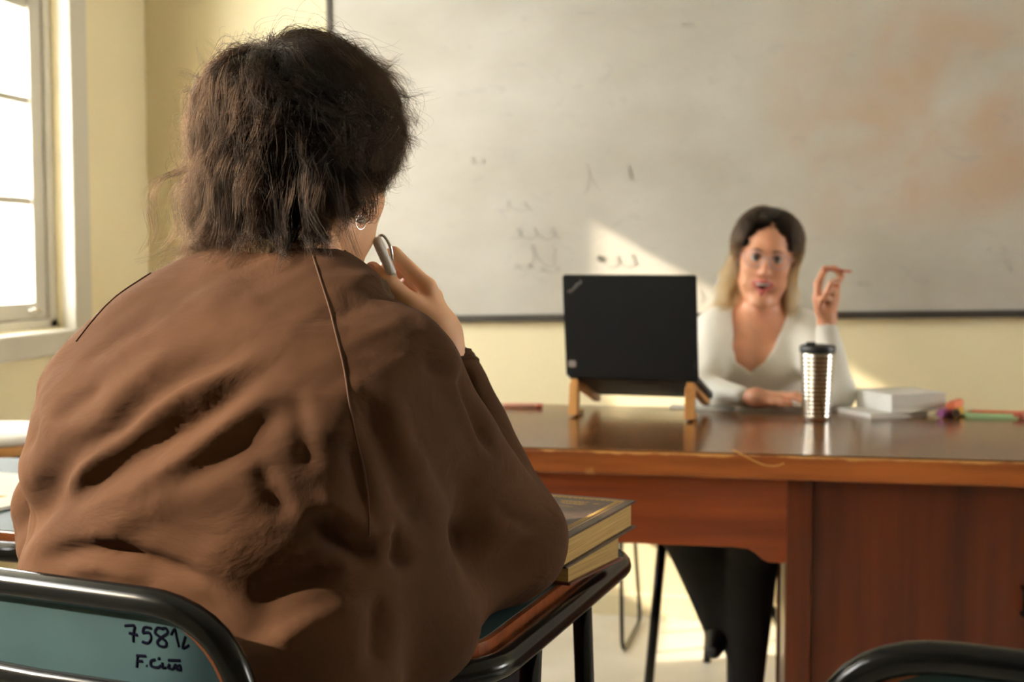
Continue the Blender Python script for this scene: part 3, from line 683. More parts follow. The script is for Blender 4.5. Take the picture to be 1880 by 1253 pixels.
def hand_sdf(j):     # j: wrist, thumb chain, four finger chains as arrays of world points
    w = j['wrist']; parts = []
    for i, c in enumerate(j['fingers']):
        r0 = (.0092, .0094, .0088, .0078)[i]*j.get('s', 1)
        parts.append((cone_(w+(c[0]-w)*.12+(j['fingers'][0][0]-j['fingers'][3][0])*(.14-.09*i), c[0], .0155, r0+.0022), .010))
        rs = [r0+.0008, r0, r0*.9, r0*.78]
        for k in range(len(c)-1): parts.append((cone_(c[k], c[k+1], rs[k], rs[k+1]), .0035))
    t = j['thumb']; rs = [.0165, .0122, .0108, .0088]
    for k in range(len(t)-1): parts.append((cone_(t[k], t[k+1], rs[k]*j.get('s', 1), rs[k+1]*j.get('s', 1)), .006 if k else .012))
    parts.append((cone_(w, j['arm'], .024*j.get('s', 1), j.get('ar', .029)*j.get('s', 1)), .02))
    fs = [parts[0][0]]+parts[1:]
    return union(fs, .006)
def bbox(pts, m): a = np.array(pts); return a.min(0)-m, a.max(0)+m

# strand hair -------------------------------------------------------
def grow_hair(name, parent, m, roots, dirs, length, O, R, rad, skull_c, crown, n=14, clumps=420, per=80, lift=.022, grav=.5, flick=None, wav=.002, strand=.00022, spread=.006, collide=None, seed=3, stop=None):
    rng = np.random.default_rng(seed); K = clumps
    P = roots.copy(); D = dirs.copy(); G = [P.copy()]; step = length/(n-1)
    alive = np.ones(K)
    for k in range(1, n):
        q = (P-skull_c)/rad; nr = q/rad; nr /= np.linalg.norm(nr, axis=1)[:, None]
        dist = (np.linalg.norm(q, axis=1)-1)*np.mean(rad)
        fr = k/(n-1)
        tgt = lift_of(lift, fr, roots)
        D = D+np.array([0, 0, -1])@R*grav*.35 if False else D
        gl = np.array([0, 0, -1.0])@R      # gravity in head frame
        D = D+gl*grav*(.22+.25*(P[:, 2] < .0))[:, None]
        rad_comp = (D*nr).sum(1)
        near = dist < tgt+.03
        near = near & (P[:, 2] > .0)
        D = D-nr*(rad_comp*near*.9)[:, None]+nr*(np.clip((tgt-dist)/step, -.6, .9)*np.where(dist < tgt, 1, .5*near))[:, None]
        D = D+rng.normal(0, .13, D.shape)
        if flick is not None: D = D+flick(P, nr, fr)
        D /= np.linalg.norm(D, axis=1)[:, None]
        if stop is not None: alive = np.where(stop(P), .06, alive)
        P = P+D*(step*alive)[:, None]
        if collide is not None: P = collide(P)
        G.append(P.copy())
    G = np.stack(G, 1)                                   # K,n,3
    ph = rng.uniform(0, 6.28, (K, 1, 3)); t = np.linspace(0, 1, n)[None, :, None]
    G = G+np.sin(t*9+ph)*wav*t
    off = rng.normal(0, spread, (K, per, 1, 3)); conv = (1-.55*np.linspace(0, 1, n)**.8)[None, None, :, None]
    S = G[:, None]+off*conv
    ph = rng.uniform(0, 6.28, (K, per, 1, 3)); amp = rng.gamma(1.2, .0012, (K, per, 1, 1))
    S = S+np.sin(t[None]*rng.uniform(3, 10, (K, per, 1, 1))+ph)*amp*np.linspace(0, 1, n)[None, None, :, None]
    cut = rng.uniform(.72, 1.0, (K, per)); 
    S = S.reshape(-1, n, 3); cut = cut.reshape(-1)
    tt = np.linspace(0, 1, n)[None]*cut[:, None]*(n-1); i0 = np.clip(tt.astype(int), 0, n-2); f_ = (tt-i0)[..., None]; ar = np.arange(len(S))[:, None]
    S = S[ar, i0]*(1-f_)+S[ar, i0+1]*f_
    Wd = S@R.T+O
    return strands_object(name, parent, m, Wd, strand)
def lift_of(lift, fr, roots): return lift*min(1, fr*3.5)+.003
def strands_object(name, parent, m, Wd, strand):
    n = Wd.shape[1]
    hc = bpy.data.hair_curves.new(name); hc.add_curves([n]*len(Wd))
    hc.attributes['position'].data.foreach_set('vector', Wd.astype(np.float32).ravel())
    ra = hc.attributes.get('radius') or hc.attributes.new('radius', 'FLOAT', 'POINT')
    t = np.linspace(0, 1, n); rr_ = strand*(1-.75*t**2); ra.data.foreach_set('value', np.tile(rr_, len(Wd)).astype(np.float32))
    hc.materials.append(m); o = bpy.data.objects.new(name, hc); COL.objects.link(o); o.parent = parent; o['kind'] = 'stuff'; return o

# ---------------------------------------------------------------- the student, seen from behind
stu = thing('person', 'student seen from behind in a brown jacket, with tousled dark hair and a raised hand', 'person')
BY = math.radians(20)
bs = cw(math.cos(BY), -math.sin(BY)); bf = cw(math.sin(BY), math.cos(BY))       # body right, body forward
tab = np.array([  # y px, left px, right px, half depth, centre depth
    (440, 455, 615, .050, 1.385), (462, 372, 640, .060, 1.365), (480, 322, 668, .070, 1.350), (505, 268, 700, .083, 1.335), (540, 212, 705, .098, 1.318), (590, 165, 750, .115, 1.298), (650, 122, 780, .128, 1.275),
    (700, 84, 800, .136, 1.262), (760, 52, 795, .142, 1.250), (850, 26, 790, .142, 1.240), (950, 24, 780, .138, 1.232), (1050, 10, 760, .125, 1.222), (1120, -10, 745, .112, 1.205), (1250, -30, 730, .11, 1.19), (1500, -30, 730, .11, 1.19)], float)
tz = np.array([PX(500, r_[0], r_[4])[2] for r_ in tab]); o_ = np.argsort(tz); tz = tz[o_]; tb_ = tab[o_]
uL = (tb_[:, 1]-940)/FPX*tb_[:, 4]; uR = (tb_[:, 2]-940)/FPX*tb_[:, 4]
cu = (uL+uR)/2; hwid = (uR-uL)/2; hd = tb_[:, 3]
ha = np.sqrt(np.maximum(hwid**2-(hd*math.sin(BY))**2, 1e-4))/math.cos(BY)
RH = cw(1, 0); FH = cw(0, 1)
def torso(p):
    z = p[:, 2]; c_u = np.interp(z, tz, cu); c_w = np.interp(z, tz, tb_[:, 4]); a_ = np.interp(z, tz, ha); b_ = np.interp(z, tz, hd)
    q = p[:, :2]; u = q@RH[:2]-c_u; w = q@FH[:2]-c_w
    s = u*math.cos(BY)-w*math.sin(BY); t = u*math.sin(BY)+w*math.cos(BY)
    e = (np.abs(s/a_)**2.3+np.abs(t/b_)**2.3)**(1/2.3)
    d = (e-1)*np.minimum(a_, b_)*.9
    top = z-tz[-1]; return np.maximum(d, np.maximum(top, (.50-z)))
sh = PX(708, 712, 1.27); elb = PX(930, 992, 1.44); wri = PX(826, 672, 1.50)
jk = union([torso, (cone_(sh, elb, .074, .062), .045), (ball(elb, .064), .03), (cone_(elb+(wri-elb)*.04, wri, .063, .034), .012),
            (cone_(PX(220, 730, 1.32), PX(140, 960, 1.42), .065, .068), .04), (cone_(PX(140, 960, 1.42), PX(260, 1100, 1.62), .066, .05), .03),
            (cone_(PX(870, 1025, 1.42), PX(765, 1150, 1.30), .052, .055), .04), (cone_(PX(760, 1150, 1.27), PX(690, 980, 1.25), .06, .06), .04)], .04)
cuff = lambda p: jk(p)
wd = (wri-elb)/np.linalg.norm(wri-elb)
jk2 = carve(jk, cone_(wri-wd*.012, wri+wd*.08, .027, .029), .003)
jk3 = lambda p: smax(jk2(p), -(cone_(PX(540, 420, 1.36), PX(535, 470, 1.37), .058, .05)(p)), .006)
P, F_ = nets(jk3, PX(-150, 1300, 1.25)*[1, 1, 0]+np.array([-.12, -.30, .50]), np.array([.22, 1.78, 1.17]), .0052)
P = relax(P, F_, 3)
x, y, d = proj(P); Nn = vnormals(P, F_); facing = np.clip(-(Nn@FV)*2.2+.25, 0, 1)
def sdist(x, y, pts):
    pts = np.array(pts, float); best = np.full(len(x), 1e9); tt = np.zeros(len(x)); side = np.zeros(len(x)); Lt = np.concatenate([[0], np.cumsum(np.linalg.norm(np.diff(pts, axis=0), axis=1))])
    for i in range(len(pts)-1):
        a, b_ = pts[i], pts[i+1]; ab = b_-a; l2 = ab@ab
        t = np.clip(((x-a[0])*ab[0]+(y-a[1])*ab[1])/l2, 0, 1); dx = x-a[0]-t*ab[0]; dy = y-a[1]-t*ab[1]; dd = np.hypot(dx, dy)
        m = dd < best; best[m] = dd[m]; tt[m] = ((Lt[i]+t*math.sqrt(l2))/Lt[-1])[m]; side[m] = np.sign(ab[0]*dy-ab[1]*dx)[m]
    return best, tt, side
def cr(pts, n=6): return [tuple(q) for q in smooth_path([(a, b_, 0) for a, b_ in pts], n)]
folds = [  # polyline, half width px, depth m (negative = valley)
    ([(-60, 1100), (-20, 1035), (12, 985), (77, 895), (128, 832), (204, 790), (255, 738), (317, 692), (434, 640), (500, 600)], 30, -.0145),
    ([(40, 960), (90, 860), (160, 800), (230, 730), (300, 668), (400, 612)], 30, .006),
    ([(10, 1010), (40, 975), (78, 940), (169, 885), (245, 832), (332, 780), (409, 730), (470, 690), (540, 640)], 24, -.0128),
    ([(60, 985), (150, 860), (240, 790), (320, 730), (420, 680), (500, 635)], 17, .009),
    ([(286, 930), (358, 880), (434, 820), (500, 760), (560, 700)], 30, -.0075),
    ([(110, 1010), (160, 940), (260, 890), (350, 830), (440, 760), (520, 700)], 22, .007),
    ([(90, 1030), (180, 985), (280, 930), (390, 880), (480, 830)], 26, .006),
    ([(51, 1048), (128, 1012), (204, 1010), (286, 1036), (360, 1062), (420, 1100)], 16, -.013),
    ([(100, 1055), (190, 1040), (280, 1070)], 14, .006),
    ([(125, 690), (175, 650), (230, 610), (310, 570)], 15, -.005), ([(90, 780), (150, 730), (200, 700)], 14, -.006), ([(70, 700), (60, 780), (40, 850)], 12, -.005),
    ([(590, 930), (620, 985), (680, 1018), (700, 1025)], 20, -.020), ([(575, 900), (640, 950), (700, 985)], 16, .006),
    ([(712, 960), (735, 1010), (740, 1060)], 14, -.014), ([(690, 990), (715, 975), (722, 1020)], 10, .008),
    ([(655, 700), (700, 800), (740, 900), (790, 1000)], 24, -.011), ([(690, 690), (740, 790), (790, 890), (850, 990)], 26, .008), ([(765, 620), (810, 700), (860, 790), (900, 880)], 24, -.006),
    ([(640, 800), (662, 880), (680, 960)], 18, -.008), ([(720, 740), (790, 860), (830, 960)], 16, -.005),
    ([(852, 655), (862, 712), (885, 770), (920, 850)], 9, -.016), ([(760, 560), (820, 640), (856, 700)], 14, .004), ([(770, 660), (830, 690), (858, 712)], 10, -.005),
    ([(440, 1110), (560, 1060), (640, 1040)], 26, -.010), ([(470, 1200), (600, 1130), (690, 1100)], 26, .008), ([(690, 1080), (700, 1150), (690, 1240)], 18, -.012),
    ([(870, 1080), (930, 1020), (1000, 980)], 20, -.005), ([(900, 930), (960, 960), (1020, 985)], 14, -.005), ([(340, 560), (420, 540), (500, 560)], 26, .003), ([(470, 840), (500, 900), (540, 960)], 20, -.006), ([(540, 700), (560, 800), (570, 880)], 20, -.005)]
disp = np.zeros(len(P))
for pts, w_, a_ in folds:
    dd, t, sd_ = sdist(x, y, cr(pts)); e_ = np.clip(np.minimum(t, 1-t)/.3, 0, 1); env = e_*e_*(3-2*e_)
    w2 = w_*np.where(sd_ > 0, 1.15, .85); disp += a_*.95*(1.75-1.25*t if a_ < -.014 and pts[0][0] < 20 else 1)*np.exp(-(dd/w2)**2)*env
from mathutils import noise as mn
sc_ = np.array([mn.noise(Vector((p[0]*9+p[2]*7, p[1]*5, (p[2]*9-p[0]*7)*2.6))) for p in P[:]])
sd2 = np.array([mn.noise(Vector((p[0]*26+p[2]*18, p[1]*14, (p[2]*22-p[0]*17)*3.0))) for p in P[:]])
P = P+Nn*((disp+sc_*.0034+sd2*.0008)*facing+sc_*.002*(1-facing))[:, None]
P = relax(P, F_, 1, .3)
m_jacket = mat('brown_cotton_twill', srgb(84, 54, 38), .9)
m_jacket.node_tree.nodes['Principled BSDF'].inputs['Specular IOR Level'].default_value = .2
nz, rr0, mp0, b0 = noisy(m_jacket, srgb(68, 44, 28), srgb(82, 54, 34), 5, detail=8, lo=.35, hi=.65)
n_a = N(m_jacket, 'ShaderNodeTexNoise', i_Scale=16, i_Detail=7, i_Distortion=.6); mpa = N(m_jacket, 'ShaderNodeMapping'); mpa.inputs['Rotation'].default_value = (0, math.radians(38), 0); mpa.inputs['Scale'].default_value = (.7, 1, 1.25)
tca = N(m_jacket, 'ShaderNodeTexCoord'); L(m_jacket, tca, 'Object', mpa, 0); L(m_jacket, mpa, 0, n_a, 0)
bpa = N(m_jacket, 'ShaderNodeBump', i_Strength=.6, i_Distance=.008); L(m_jacket, n_a, 'Fac', bpa, 'Height')
n_b = N(m_jacket, 'ShaderNodeTexNoise', i_Scale=900, i_Detail=2); L(m_jacket, tca, 'Object', n_b, 0)
bpb = N(m_jacket, 'ShaderNodeBump', i_Strength=.25, i_Distance=.0006); L(m_jacket, n_b, 'Fac', bpb, 'Height'); L(m_jacket, bpa, 0, bpb, 'Normal'); L(m_jacket, bpb, 0, b0, 'Normal')
jacket = link('jacket', npmesh('jacket', P, F_), m_jacket, stu)
bvh = BVHTree.FromPolygons([Vector(p) for p in P], F_.tolist())
def cast(x_, y_, back=.001):
    d_ = Vector(ray(x_, y_)).normalized(); h = bvh.ray_cast(Vector(CAM), d_)
    return None if h[0] is None else np.array(h[0]+h[1]*back)
def seam(pts, name, r_, m_):
    q = [cast(*p[:2], back=r_*.3) for p in cr(pts, 8)]; q = [a for a in q if a is not None]
    if len(q) > 2: obj(name, tube(bmesh.new(), q, r_, 6), m_, jacket, True)
m_seam = mat('dark_seam', srgb(70, 44, 28), .9)
seam([(574, 470), (590, 520), (604, 565), (618, 620), (632, 680), (642, 745), (655, 810), (668, 860), (676, 920), (678, 985)], 'raglan_seam', .0009, m_seam)
seam([(318, 478), (262, 512), (210, 548), (170, 590), (140, 628)], 'shoulder_seam', .0012, m_seam)
# corduroy collar
m_cord = mat('olive_corduroy', srgb(78, 58, 30), .9); b = m_cord.node_tree.nodes['Principled BSDF']
noisy(m_cord, srgb(62, 46, 24), srgb(90, 68, 36), 30)
bm = bmesh.new(); nk = PX(560, 488, 1.372); rows = []
for i in range(65):
    a = 2*math.pi*i/64; ca, sa = math.cos(a), math.sin(a); row = []
    d_ = bs*ca+bf*sa
    drop = .028*max(0, sa)**1.2+.036*max(0, ca)
    for k, (rr_, zz) in enumerate(((.062, -.030), (.061, .0), (.062, .020), (.065, .027), (.069, .025), (.074, .012), (.081, -.005), (.090, -.021), (.0875, -.024), (.078, -.014))):
        rp = rr_*(1.12 if abs(ca) > 0 else 1)
        row.append(nk+d_*np.array([1, 1, 0])*rp*(1+.10*abs(ca))+np.array([0, 0, zz-drop])+.0009*math.sin(k*3.1))
    rows.append(row)
vs = [[bm.verts.new(p) for p in r_] for r_ in rows[:-1]]
for i in range(64):
    A, C = vs[i], vs[(i+1) % 64]
    for k in range(9): bm.faces.new((A[k], A[k+1], C[k+1], C[k]))
bmesh.ops.subdivide_edges(bm, edges=bm.edges[:], cuts=3, use_grid_fill=True)
for v in bm.verts:
    q = np.array(v.co)-nk; rr_ = math.hypot(q[0], q[1]); v.co += Vector((q[0]/rr_, q[1]/rr_, .4))*(.0011*math.sin((rr_+ -q[2])*1500)+.0015*math.sin(9*math.atan2(q[1], q[0])))
obj('collar', bm, m_cord, jacket, True)
# cuff rim
a = wri-wd*.004; e1 = np.cross(wd, [0, 0, 1]); e1 /= np.linalg.norm(e1); e2 = np.cross(wd, e1)
bm = bmesh.new(); tube(bm, [a+(e1*math.cos(t)+e2*math.sin(t))*.0325 for t in np.linspace(0, 6.283, 33)[:-1]], .0028, 8, closed=True)
obj('cuff_rim', bm, m_jacket, jacket, True)
# head, neck, arms and hand as one body
yaw = math.radians(38); Fh = cw(math.sin(yaw), math.cos(yaw), -.12); Fh /= np.linalg.norm(Fh); Uh = np.array([0, 0, 1.0]); Sh = np.cross(Fh, Uh); Sh /= np.linalg.norm(Sh); Uh = np.cross(Sh, Fh)
R1 = np.stack([Sh, Fh, Uh], 1); O1 = PX(566, 308, 1.425)
hf, lipf = head_sdf(0, -.024)
PH, FH_ = nets(local(hf, O1, R1), O1-[.16, .16, .19], O1+[.16, .16, .14], .0034); PH = relax(PH, FH_, 1)
hd_ = dict(wrist=PX(808, 614, 1.487), arm=wri+(elb-wri)*.22, s=1.0, ar=.019,
  thumb=[PX(800, 590, 1.462), PX(757, 560, 1.452), PX(716, 524, 1.448), PX(684, 494, 1.456)],
  fingers=[[PX(784, 527, 1.470), PX(723, 468, 1.462), PX(708, 494, 1.494), PX(716, 520, 1.505)],
           [PX(795, 545, 1.490), PX(742, 492, 1.496), PX(712, 512, 1.520), PX(722, 535, 1.528)],
           [PX(803, 566, 1.508), PX(752, 520, 1.520), PX(722, 536, 1.540), PX(735, 556, 1.545)],
           [PX(812, 588, 1.522), PX(768, 552, 1.536), PX(742, 564, 1.552), PX(752, 580, 1.556)]])
pts = [hd_['wrist'], hd_['arm']]+hd_['thumb']+sum(hd_['fingers'], [])
lo, hi = bbox(pts, .035); PHa, FHa = nets(hand_sdf(hd_), lo, hi, .0021); PHa = relax(PHa, FHa, 1, .4)
inner = union([cone_(PX(545, 460, 1.39), PX(470, 640, 1.335), .05, .06), (cone_(PX(310, 660, 1.33), PX(640, 680, 1.30), .05, .05), .03), (cone_(PX(450, 700, 1.28), PX(430, 1180, 1.22), .085, .08), .05),
               (cone_(PX(660, 660, 1.29), elb, .045, .036), .03), (cone_(elb, wri+(elb-wri)*.15, .036, .017), .02), (cone_(PX(250, 660, 1.32), PX(100, 960, 1.42), .045, .036), .03)], .03)
PI_, FI_ = nets(inner, PX(-100, 1200, 1.2)*[1, 1, 0]+np.array([0, -.15, .6]), np.array([.2, 1.75, 1.16]), .012)
PB, FB = joinPF([(PH, FH_), (PHa, FHa), (PI_, FI_)])
body1 = link('body', npmesh('body', PB, FB), m_skin1, stu)
def facebits(parent, O, R, iris, om=0, lipm=None):
    T_ = frameM(O, R[:, 0], R[:, 1], R[:, 2])
    me_ = mat('eye_white', (.5, .46, .42), .3); mi = mat('iris', iris, .15); mb = mat('eyebrow', (.03, .016, .008), .8)
    for s in (-1, 1):
        bm = bmesh.new(); bmesh.ops.create_uvsphere(bm, u_segments=20, v_segments=14, radius=.0118, matrix=T_ @ Matrix.Translation((s*.030, .0755, .002)) @ Matrix.Rotation(-math.pi/2, 4, 'X'))
        e = obj('eye', bm, me_, parent, True)
        bm = bmesh.new(); bmesh.ops.create_uvsphere(bm, u_segments=16, v_segments=10, radius=.0072, matrix=T_ @ Matrix.Translation((s*.030, .0815, .002)) @ Matrix.Diagonal((1, .95, 1, 1))); obj('iris', bm, mi, e, True)
        bm = bmesh.new(); tube(bm, [T_ @ Vector(v) for v in ((s*.012, .086, .0195), (s*.022, .0865, .0235), (s*.034, .082, .024), (s*.046, .070, .0195))], [.0016, .0028, .0024, .0010], 8, flat=.8); obj('eyebrow', bm, mb, parent, True)
        bm = bmesh.new(); tube(bm, [T_ @ Vector(v) for v in ((s*.016, .0835, .004), (s*.023, .0872, .0095), (s*.032, .0865, .0098), (s*.044, .076, .003))], [.0008, .0022, .0024, .0009], 6); obj('eyelash', bm, mb, parent, True)
    return T_
facebits(stu, O1, R1, (.03, .015, .008))
# pearl drop earring
T1 = frameM(O1, R1[:, 0], R1[:, 1], R1[:, 2])
bm = bmesh.new(); bmesh.ops.create_uvsphere(bm, u_segments=16, v_segments=12, radius=.0042, matrix=T1 @ Matrix.Translation((.0865, .002, -.0600)))
ear = obj('earring', bm, mat('pearl', (.85, .78, .68), .15), stu, True); ear['label'] = 'small pearl earring with a thin hoop'
bm = bmesh.new(); tube(bm, [T1 @ Vector((.086, .002+.0075*math.cos(a), -.0625+.0075*math.sin(a))) for a in np.linspace(0, 6.283, 21)[:-1]], .0006, 6, closed=True); obj('hoop', bm, m_chrome, ear, True)
# fingernail
tn = hd_['thumb'][3]-FV*.0080+UV*.001-RV*.001; nd = hd_['thumb'][3]-hd_['thumb'][2]; nd /= np.linalg.norm(nd)
bm = bmesh.new(); bmesh.ops.create_uvsphere(bm, u_segments=14, v_segments=8, radius=.0058, matrix=frameM(tn, np.cross(nd, FV), nd, FV) @ Matrix.Diagonal((.85, 1.15, .25, 1))); obj('thumbnail', bm, mat('nail', srgb(232, 180, 160), .3), stu, True)
# legs
m_trs = mat('dark_trousers', (.012, .012, .014), .85)
hipL, hipR = PX(330, 1390, 1.2), PX(560, 1390, 1.16)
hipL[2] = hipR[2] = .54
kn = [hipL+bf*.46+[0, 0, .02], hipR+bf*.46+[0, 0, .02]]
tr_f = union([cone_(hipL, hipR, .115, .115)]+[(cone_(h, k, .085, .066), .03) for h, k in zip((hipL, hipR), kn)]+[(cone_(k, k+bf*.05+np.array([0, 0, -.46]), .066, .052), .02) for k in kn], .03)
pts = [hipL, hipR]+kn+[k+bf*.05+np.array([0, 0, -.46]) for k in kn]; lo, hi = bbox(pts, .13); lo[2] = 0
PT, FT = nets(tr_f, lo, hi, .011); link('trousers', npmesh('trousers', relax(PT, FT, 1), FT), m_trs, stu)
for k in kn:
    f0 = k+bf*.05; c0_ = np.array([f0[0], f0[1], 0]); PS_, FS_ = nets(union([ell(c0_+bf*.06+[0, 0, .045], (.045, .13, .045), np.stack([bs, bf, [0, 0, 1]], 1)), (ell(c0_+[0, 0, .05], (.042, .06, .05), np.stack([bs, bf, [0, 0, 1]], 1)), .02)], .02), c0_-[.2, .2, -.002], c0_+[.2, .22, .13], .009)
    PS_[:, 2] = np.maximum(PS_[:, 2], .002); link('shoe', npmesh('shoe', PS_, FS_), m_rubber, stu)
# pen
pen = thing('pen', 'white ballpoint pen with silver clip in the student\'s hand', 'pen', loc=PX(733, 533, 1.452))
a, b_ = PX(690, 436, 1.438)-PX(733, 533, 1.452), np.zeros(3)
pts = [b_+(a-b_)*t for t in (0, .1, .28, .30, .32, .8, .97, 1.0)]
obj('barrel', tube(bmesh.new(), pts, [.0012, .0034, .0046, .0050, .0056, .0060, .0056, .0040], 20), mat('white_plastic', (.80, .78, .74), .3), pen, True)
dn = a/np.linalg.norm(a); pr = np.cross(dn, FV); pr /= np.linalg.norm(pr); pr = pr if pr@RV > 0 else -pr
obj('clip', tube(bmesh.new(), smooth_path([a*.99+pr*.003, a*.97+pr*.0085, a*.75+pr*.0105, a*.52+pr*.0066], 5), .0011, 8, flat=1.6), m_chrome, pen, True)
obj('ring', tube(bmesh.new(), [a*.30, a*.315], .0058, 16), m_chrome, pen, True)

# student's hair: a dark under-layer plus strands
skc = np.array([0, -.018, .036]); rad = np.array([.073, .094, .083])
capf = union([ell(skc+[0, -.006, .003], rad+[.007, .007, .007]), (ell((0, -.060, -.045), (.070, .045, .085)), .03)], .02)
capf = carve(capf, lambda p: -np.minimum(.5, (p[:, 1]-.050+np.clip((p[:, 2]-.03)*-.9, -.04, .06))), .006) if False else capf
def cap_cut(p):      # keep the scalp behind the hairline only
    hl = .058-.9*np.clip(.045-p[:, 2], 0, .06)
    return np.maximum(capf(p), p[:, 1]-hl)
PC, FC = nets(local(cap_cut, O1, R1), O1-[.16, .16, .19], O1+[.16, .16, .16], .0045); PC = relax(PC, FC, 2)
m_cap = mat('near_black_hair', (.008, .005, .004), .7)
cap = link('hair', npmesh('hair', PC, FC), m_cap, stu)
m_hair1 = hairmat('dark_brown_hair', [(0, (.0022, .0011, .0006)), (1, (.007, .0034, .0017))])
K = 2100; rng = np.random.default_rng(11)
crown = np.array([.0, -.55, .84]); crown /= np.linalg.norm(crown)
q = rng.normal(size=(K*6, 3)); q /= np.linalg.norm(q, axis=1)[:, None]; q[:, 2] = np.where(q[:, 2] < -.75, -q[:, 2], q[:, 2])
rt = skc+q*rad*1.02
keep = (rt[:, 1] < .060-.9*np.clip(.045-rt[:, 2], 0, .07)) & (rt[:, 2] > -.045)
rt = rt[keep][:K]; K = len(rt); q = (rt-skc)/rad; q /= np.linalg.norm(q, axis=1)[:, None]
tg = q-crown*(q@crown)[:, None]*1.0; tg = tg-crown*.15; tg = tg-q*(tg*q).sum(1)[:, None]; tg /= np.linalg.norm(tg, axis=1)[:, None]+1e-6
swirl = np.cross(q, crown); D0 = tg+.35*q+.25*swirl
low = np.clip((.03-rt[:, 2])/.08, 0, 1); front = np.clip((rt[:, 1]-.02)/.04, 0, 1)
ln = rng.uniform(.112, .176, K)-.03*front+.02*low*(rt[:, 1] < -.03)
fw = rng.random(K)[:, None]
def flick1(P, nr, fr):
    f = fw if len(P) == len(fw) else fw[:len(P)]
    nape = (P[:, 2] < -.030); g = np.zeros_like(P); h = P*np.array([1, 1, 0]); h = h/(np.linalg.norm(h, axis=1)[:, None]+1e-6)
    if fr > .25: g -= h*(.30*(nape & (P[:, 2] > -.075)))[:, None]
    if fr > .68: g += nr*(.75*f*f)+np.array([0, 0, .25])*f; g += h*(.55*(P[:, 2] < -.07))[:, None]*f; g[:, 0] -= .16*((P[:, 2] < -.055) & (P[:, 0] < .01))
    pf = (P[:, 1] > .05) & (P[:, 2] < .06); g[:, 1] -= .35*pf
    return g
def stop1(P): return ((P[:, 1] > -.005) & (P[:, 0] > 0) & (P[:, 2] < -.012)) | ((P[:, 1] > -.040) & (P[:, 0] > .02) & (P[:, 2] < -.045)) | ((P[:, 1] > .045) & (P[:, 2] < .012)) | (P[:, 2] < -.128)
def coll1(P):
    w_ = P@R1.T+O1; dz = jk(w_); bad = dz < .004
    P = P.copy(); P[bad] += (np.array([0, 0, 1.0])@R1)*(.004-dz[bad])[:, None]*1.0+(-FH@R1)*(.004-dz[bad])[:, None]*.6; return P
grow_hair('hair_strands', cap, m_hair1, rt, D0, ln, O1, R1, rad, skc, crown, n=14, clumps=K, per=24, lift=.019, grav=.62, flick=flick1, wav=.007, strand=.00017, spread=.0052, collide=coll1, stop=stop1, seed=5)
# loose fly-away strands
Kf = 150; ii = rng.integers(0, K, Kf)
grow_hair('stray_hairs', cap, m_hair1, rt[ii], D0[ii]+.5*q[ii], ln[ii]*1.05, O1, R1, rad, skc, crown, n=12, clumps=Kf, per=3, lift=.034, grav=.5, flick=flick1, wav=.012, strand=.00012, spread=.008, collide=coll1, stop=stop1, seed=9)

# ---------------------------------------------------------------- the teacher
tea = thing('person', 'teacher in a white V-neck sweater seated behind the desk with one hand raised', 'person')
Fh = cw(-.17, -.97, -.08); Fh /= np.linalg.norm(Fh); Uh = cw(.125, 0, .99); Sh = np.cross(Fh, Uh); Sh /= np.linalg.norm(Sh); Uh = np.cross(Sh, Fh)
R2 = np.stack([Sh, Fh, Uh], 1); O2 = PX(1406, 472, 3.36); s2 = .97
OM = .017
hf, lipf = head_sdf(OM, -.012)
hw2 = local(hf, O2, R2, s2)
D3 = 3.40
neck = cone_(O2+R2@np.array([0, -.025, -.06]), PX(1392, 612, 3.40), .047, .056)
chest = [ell(PX(1393, 672, 3.41), (.150, .085, .150), np.stack([RH, FH, [0, 0, 1]], 1)), (cone_(PX(1318, 606, 3.41), PX(1472, 610, 3.41), .048, .048), .05),
         (ell(PX(1395, 740, 3.42), (.132, .085, .20), np.stack([RH, FH, [0, 0, 1]], 1)), .05), (ball(PX(1352, 668, 3.335), .052), .04), (ball(PX(1432, 672, 3.335), .052), .04)]
chestf = union(chest, .05)
full = union([hw2, (neck, .025), (chestf, .035)], .03)
P1, F1 = nets(full, PX(1400, 700, 3.4)-[.20, .20, .20], O2+[.20, .20, .16], .0042); P1 = relax(P1, F1, 1, .4)
ra = dict(wrist=PX(1517, 592, 3.13), arm=PX(1522, 660, 3.11), s=.86, ar=.019,
   thumb=[PX(1506, 572, 3.115), PX(1500, 548, 3.105), PX(1502, 520, 3.10), PX(1514, 494, 3.10)],
   fingers=[[PX(1530, 532, 3.105), PX(1545, 506, 3.10), PX(1532, 493, 3.10), PX(1517, 493, 3.10)],
            [PX(1534, 538, 3.12), PX(1538, 515, 3.085), PX(1526, 520, 3.07), PX(1519, 532, 3.075)],
            [PX(1535, 547, 3.135), PX(1530, 532, 3.085), PX(1518, 536, 3.075), PX(1513, 546, 3.085)],
            [PX(1533, 557, 3.15), PX(1520, 548, 3.09), PX(1509, 550, 3.085), PX(1507, 558, 3.095)]])
lf = dict(wrist=PX(1385, 730, 3.09), arm=PX(1350, 730, 3.115), s=.86, ar=.019,
   thumb=[PX(1400, 736, 3.075), PX(1420, 739, 3.06), PX(1437, 741, 3.05), PX(1450, 741.5, 3.05)],
   fingers=[[PX(1436, 731, 3.07), PX(1458, 729, 3.055), PX(1472, 736, 3.045), PX(1480, 741, 3.04)],
            [PX(1438, 728, 3.09), PX(1464, 726, 3.08), PX(1480, 733, 3.07), PX(1488, 738, 3.07)],
            [PX(1437, 726.5, 3.11), PX(1461, 725, 3.105), PX(1477, 731, 3.10), PX(1485, 736, 3.10)],
            [PX(1433, 726, 3.13), PX(1453, 725, 3.13), PX(1467, 729, 3.13), PX(1475, 734, 3.13)]])
LS = [(P1, F1)]
